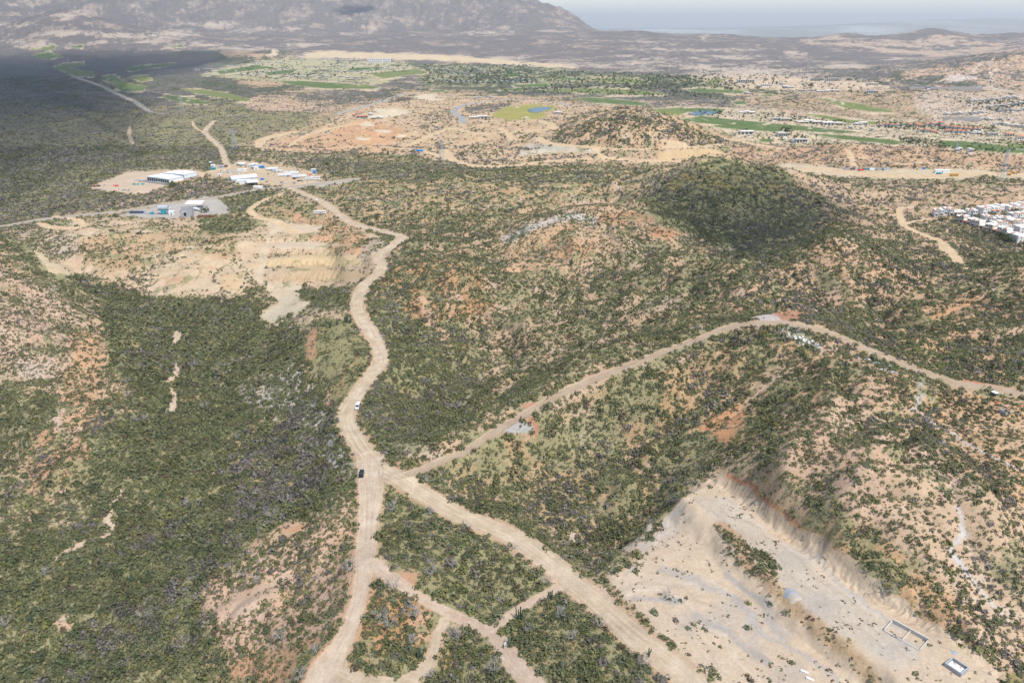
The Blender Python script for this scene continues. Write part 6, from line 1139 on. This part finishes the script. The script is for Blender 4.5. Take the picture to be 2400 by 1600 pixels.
# -- trees that stand out, and the wooded gardens
GT = [quadmesh('crown', template(260, .13, tr)*np.array([1, 1, .8])+np.array([0, 0, .35]), c, LMi) for c in ((.06, .085, .03), (.075, .10, .035))]
TRK = mat_simple('brown_bark', (.12, .09, .06))
def tree(px, py, rpx, lab):
    x, y = ground(px, py); u = F/math.sqrt(x*x+y*y+CH*CH); r = rpx/u; o = thing('tree', lab, 'tree', 0, 0, R_.random()*6, 'standing green trees', at=(x, y)); c = part('crown', GT[R_.randrange(2)], None, o); c.scale = (r, r, r*1.1); part('trunk', MB().tube((0, 0, -.5), (0, 0, r*.9), r*.09, r*.06, 6), TRK, o)
for (px, py, r, lab) in ((1842, 314, 13, 'big round green tree between the two large white villas'), (481, 498, 10, 'round green tree beside the concrete plant canopy'), (405, 437, 9, 'round green tree at the scrub edge below the warehouses'), (2206, 518, 8, 'green tree in front of the first terrace'), (2322, 503, 5, 'tree between the rear terraces'), (2287, 507, 5, 'tall palm-like tree at the end of the rear left terrace'), (2378, 500, 9, 'green tree in front of the climbing terrace'), (2345, 560, 13, 'large tree below the front terrace'), (2362, 567, 11, 'second large tree below the front terrace'), (2312, 550, 8, 'small tree below the middle of the front terrace'), (2363, 532, 6, 'bright green tree inside the terraces'), (2392, 530, 9, 'dark tree inside the terraces'), (1520, 882, 9, 'dark tree just under the ridge road'), (1215, 1040, 8, 'dark tree below the gravel fill of the ridge road'), (2005, 810, 6, 'dark round bush on the fill below the ridge road'), (275, 508, 5, 'lone tree at the left end of the concrete plant yard'), (715, 672, 8, 'round bush standing in the sandy pit'), (735, 700, 6, 'small bush in the middle of the sandy pit floor'), (680, 742, 9, 'wide bush at the lower end of the sandy pit'), (768, 388, 6, 'tree right of the trailer yard'), (700, 178, 4, 'dark tree between villas of the middle row'), (1775, 209, 6, 'dark tree left of the low white villa'), (1900, 205, 7, 'dark tree right of the low white villa')):
    tree(px, py, r, lab)
vx, vy = [], []; R3 = np.random.default_rng(31)
def wood(P, n_):
    P = np.array(P, float); lo, hi = P.min(0), P.max(0); n_ = int(n_*1.25); q = R3.uniform(lo, hi, (n_*3, 2)); s_ = pdist(q[:, 0], q[:, 1], P) > 0; q = q[s_][:n_]
    for a, b in q: x, y = ground(a, b); vx.append(x); vy.append(y)
wood([(990, 152), (1240, 152), (1260, 196), (990, 198)], 560); wood([(1240, 165), (1700, 178), (1760, 212), (1300, 205)], 560); wood([(1150, 205), (1560, 205), (1700, 232), (1200, 218)], 200); wood([(1640, 255), (1900, 275), (2060, 292), (2060, 300), (1700, 282), (1640, 268)], 110)
wood([(2050, 285), (2330, 296), (2340, 320), (2060, 300)], 260); wood([(2090, 320), (2200, 328), (2240, 350), (2130, 340)], 80); wood([(2240, 236), (2400, 232), (2400, 262), (2300, 262)], 110); wood([(2280, 330), (2400, 325), (2400, 360), (2240, 355)], 60); wood([(560, 140), (960, 138), (960, 170), (660, 185), (560, 180)], 260); wood([(1700, 168), (2060, 190), (2060, 222), (1720, 205)], 120); wood([(1700, 300), (1900, 320), (1960, 345), (1760, 325)], 70); wood([(2180, 495), (2400, 490), (2400, 545), (2240, 520)], 46); wood([(2230, 525), (2390, 562), (2390, 580), (2240, 550)], 40)
vx, vy = np.array(vx), np.array(vy); vz = samp(H, vx, vy); rad = R3.uniform(1.8, 4., len(vx))*np.clip(vy/2400, .4, 1.15); g_ = R3.uniform(0, 1, (len(vx), 1)); col = (1-g_)*np.array([.05, .075, .03])+g_*np.array([.09, .12, .045])
tag(bake('garden_trees', [(vx, vy, vz, rad, rad*1.5, col, T2)], LM), kind='stuff')
# ---------------------------------------------------------------- clouds overhead, out of the picture, shading parts of the land
cmn = bpy.data.materials.new('cloud_mist'); cmn.use_nodes = True; nt = cmn.node_tree; nt.nodes.clear()
out = nd(nt, 'OutputMaterial'); d_ = nd(nt, 'BsdfDiffuse'); t_ = nd(nt, 'BsdfTransparent'); mx = nd(nt, 'MixShader'); d_.inputs[0].default_value = (.9, .9, .92, 1)
mx.inputs[0].default_value = .18; nt.links.new(t_.outputs[0], mx.inputs[1]); nt.links.new(d_.outputs[0], mx.inputs[2]); nt.links.new(mx.outputs[0], out.inputs[0])
cm2 = cmn.copy(); cm2.name = 'thick_cloud_mist'; [n for n in cm2.node_tree.nodes if n.type == 'MIX_SHADER'][0].inputs[0].default_value = .34
def cloud(poly, alt, label, thick, mat=cmn):
    """a heap of thin veils, wider at the bottom, so that the edge of the cloud is soft"""
    P0 = np.array([ground(*p) for p in poly]); z = samp(H, P0[:, 0], P0[:, 1])
    S = np.array(sdir); vs, fs = [], []
    for k, sc in enumerate((1.0, .93, .86, .78, .7, .6)):
        a_ = alt+k*thick*.25; t = (a_-z)/S[2]; P = P0+S[None, :2]*t[:, None]; P = catmull(np.vstack([P, P[:1]]), max(np.ptp(P, 0))/50)
        c = P.mean(0); P = c+(P-c)*sc; P = P+np.stack([fbm(P[:, 0], P[:, 1], 220, 4, .6, seed=91+k), fbm(P[:, 0], P[:, 1], 220, 4, .6, seed=97+k)], 1)*thick*.9
        b0 = len(vs); m = len(P); rings = (.02, .5, .85, 1.)
        for f_ in rings:
            for p in P: q = c+(p-c)*f_; vs.append((q[0], q[1], a_+thick*.12*(1-f_)+thick*.05*float(gn(q[0]/150, q[1]/150))))
        for a in range(len(rings)-1):
            for i in range(m): j_ = (i+1) % m; fs.append((b0+a*m+i, b0+a*m+j_, b0+(a+1)*m+j_, b0+(a+1)*m+i))
    o = bpy.data.objects.new('cloud', mesh_of('cloud', vs, fs, mat)); COL.objects.link(o); tag(o, label, 'cloud', kind='structure'); return o
cloud([(-500, 128), (150, 122), (400, 118), (600, 124), (520, 150), (390, 178), (330, 215), (380, 275), (360, 340), (260, 385), (-400, 400)], 1500, 'broad fair weather cloud high over the left plain', 160, cm2)
cloud([(1480, 455), (1570, 420), (1700, 398), (1810, 402), (1920, 440), (2000, 482), (1940, 532), (1860, 600), (1750, 598), (1600, 548), (1520, 505)], 1400, 'small cloud high over the dark scrub hill', 70)
cloud([(780, 26), (840, 12), (885, 20), (850, 30), (800, 38)], 1900, 'small cloud high over the far mountain', 120, cm2)
# ---------------------------------------------------------------- air between the camera and far things
me = bpy.data.meshes.new('haze')
x0, x1, y0, y1, z0, z1 = -70000, 70000, -600, 60500, float(H.min())-1, max(float(H.max()), 200)+30
vs = [(x, y, z) for x in (x0, x1) for y in (y0, y1) for z in (z0, z1)]
me.from_pydata(vs, [], [(0, 1, 3, 2), (4, 6, 7, 5), (0, 4, 5, 1), (2, 3, 7, 6), (0, 2, 6, 4), (1, 5, 7, 3)])
hm = bpy.data.materials.new('hazy_air'); hm.use_nodes = True; nt = hm.node_tree; nt.nodes.clear()
ou = nt.nodes.new('ShaderNodeOutputMaterial'); pv = nt.nodes.new('ShaderNodeVolumePrincipled')
pv.inputs['Color'].default_value = (.975, .985, 1, 1); pv.inputs['Density'].default_value = 5e-5; pv.inputs['Anisotropy'].default_value = .2
nt.links.new(pv.outputs[0], ou.inputs['Volume']); me.materials.append(hm)
ho = bpy.data.objects.new('haze', me); COL.objects.link(ho); ho['kind'] = 'stuff'
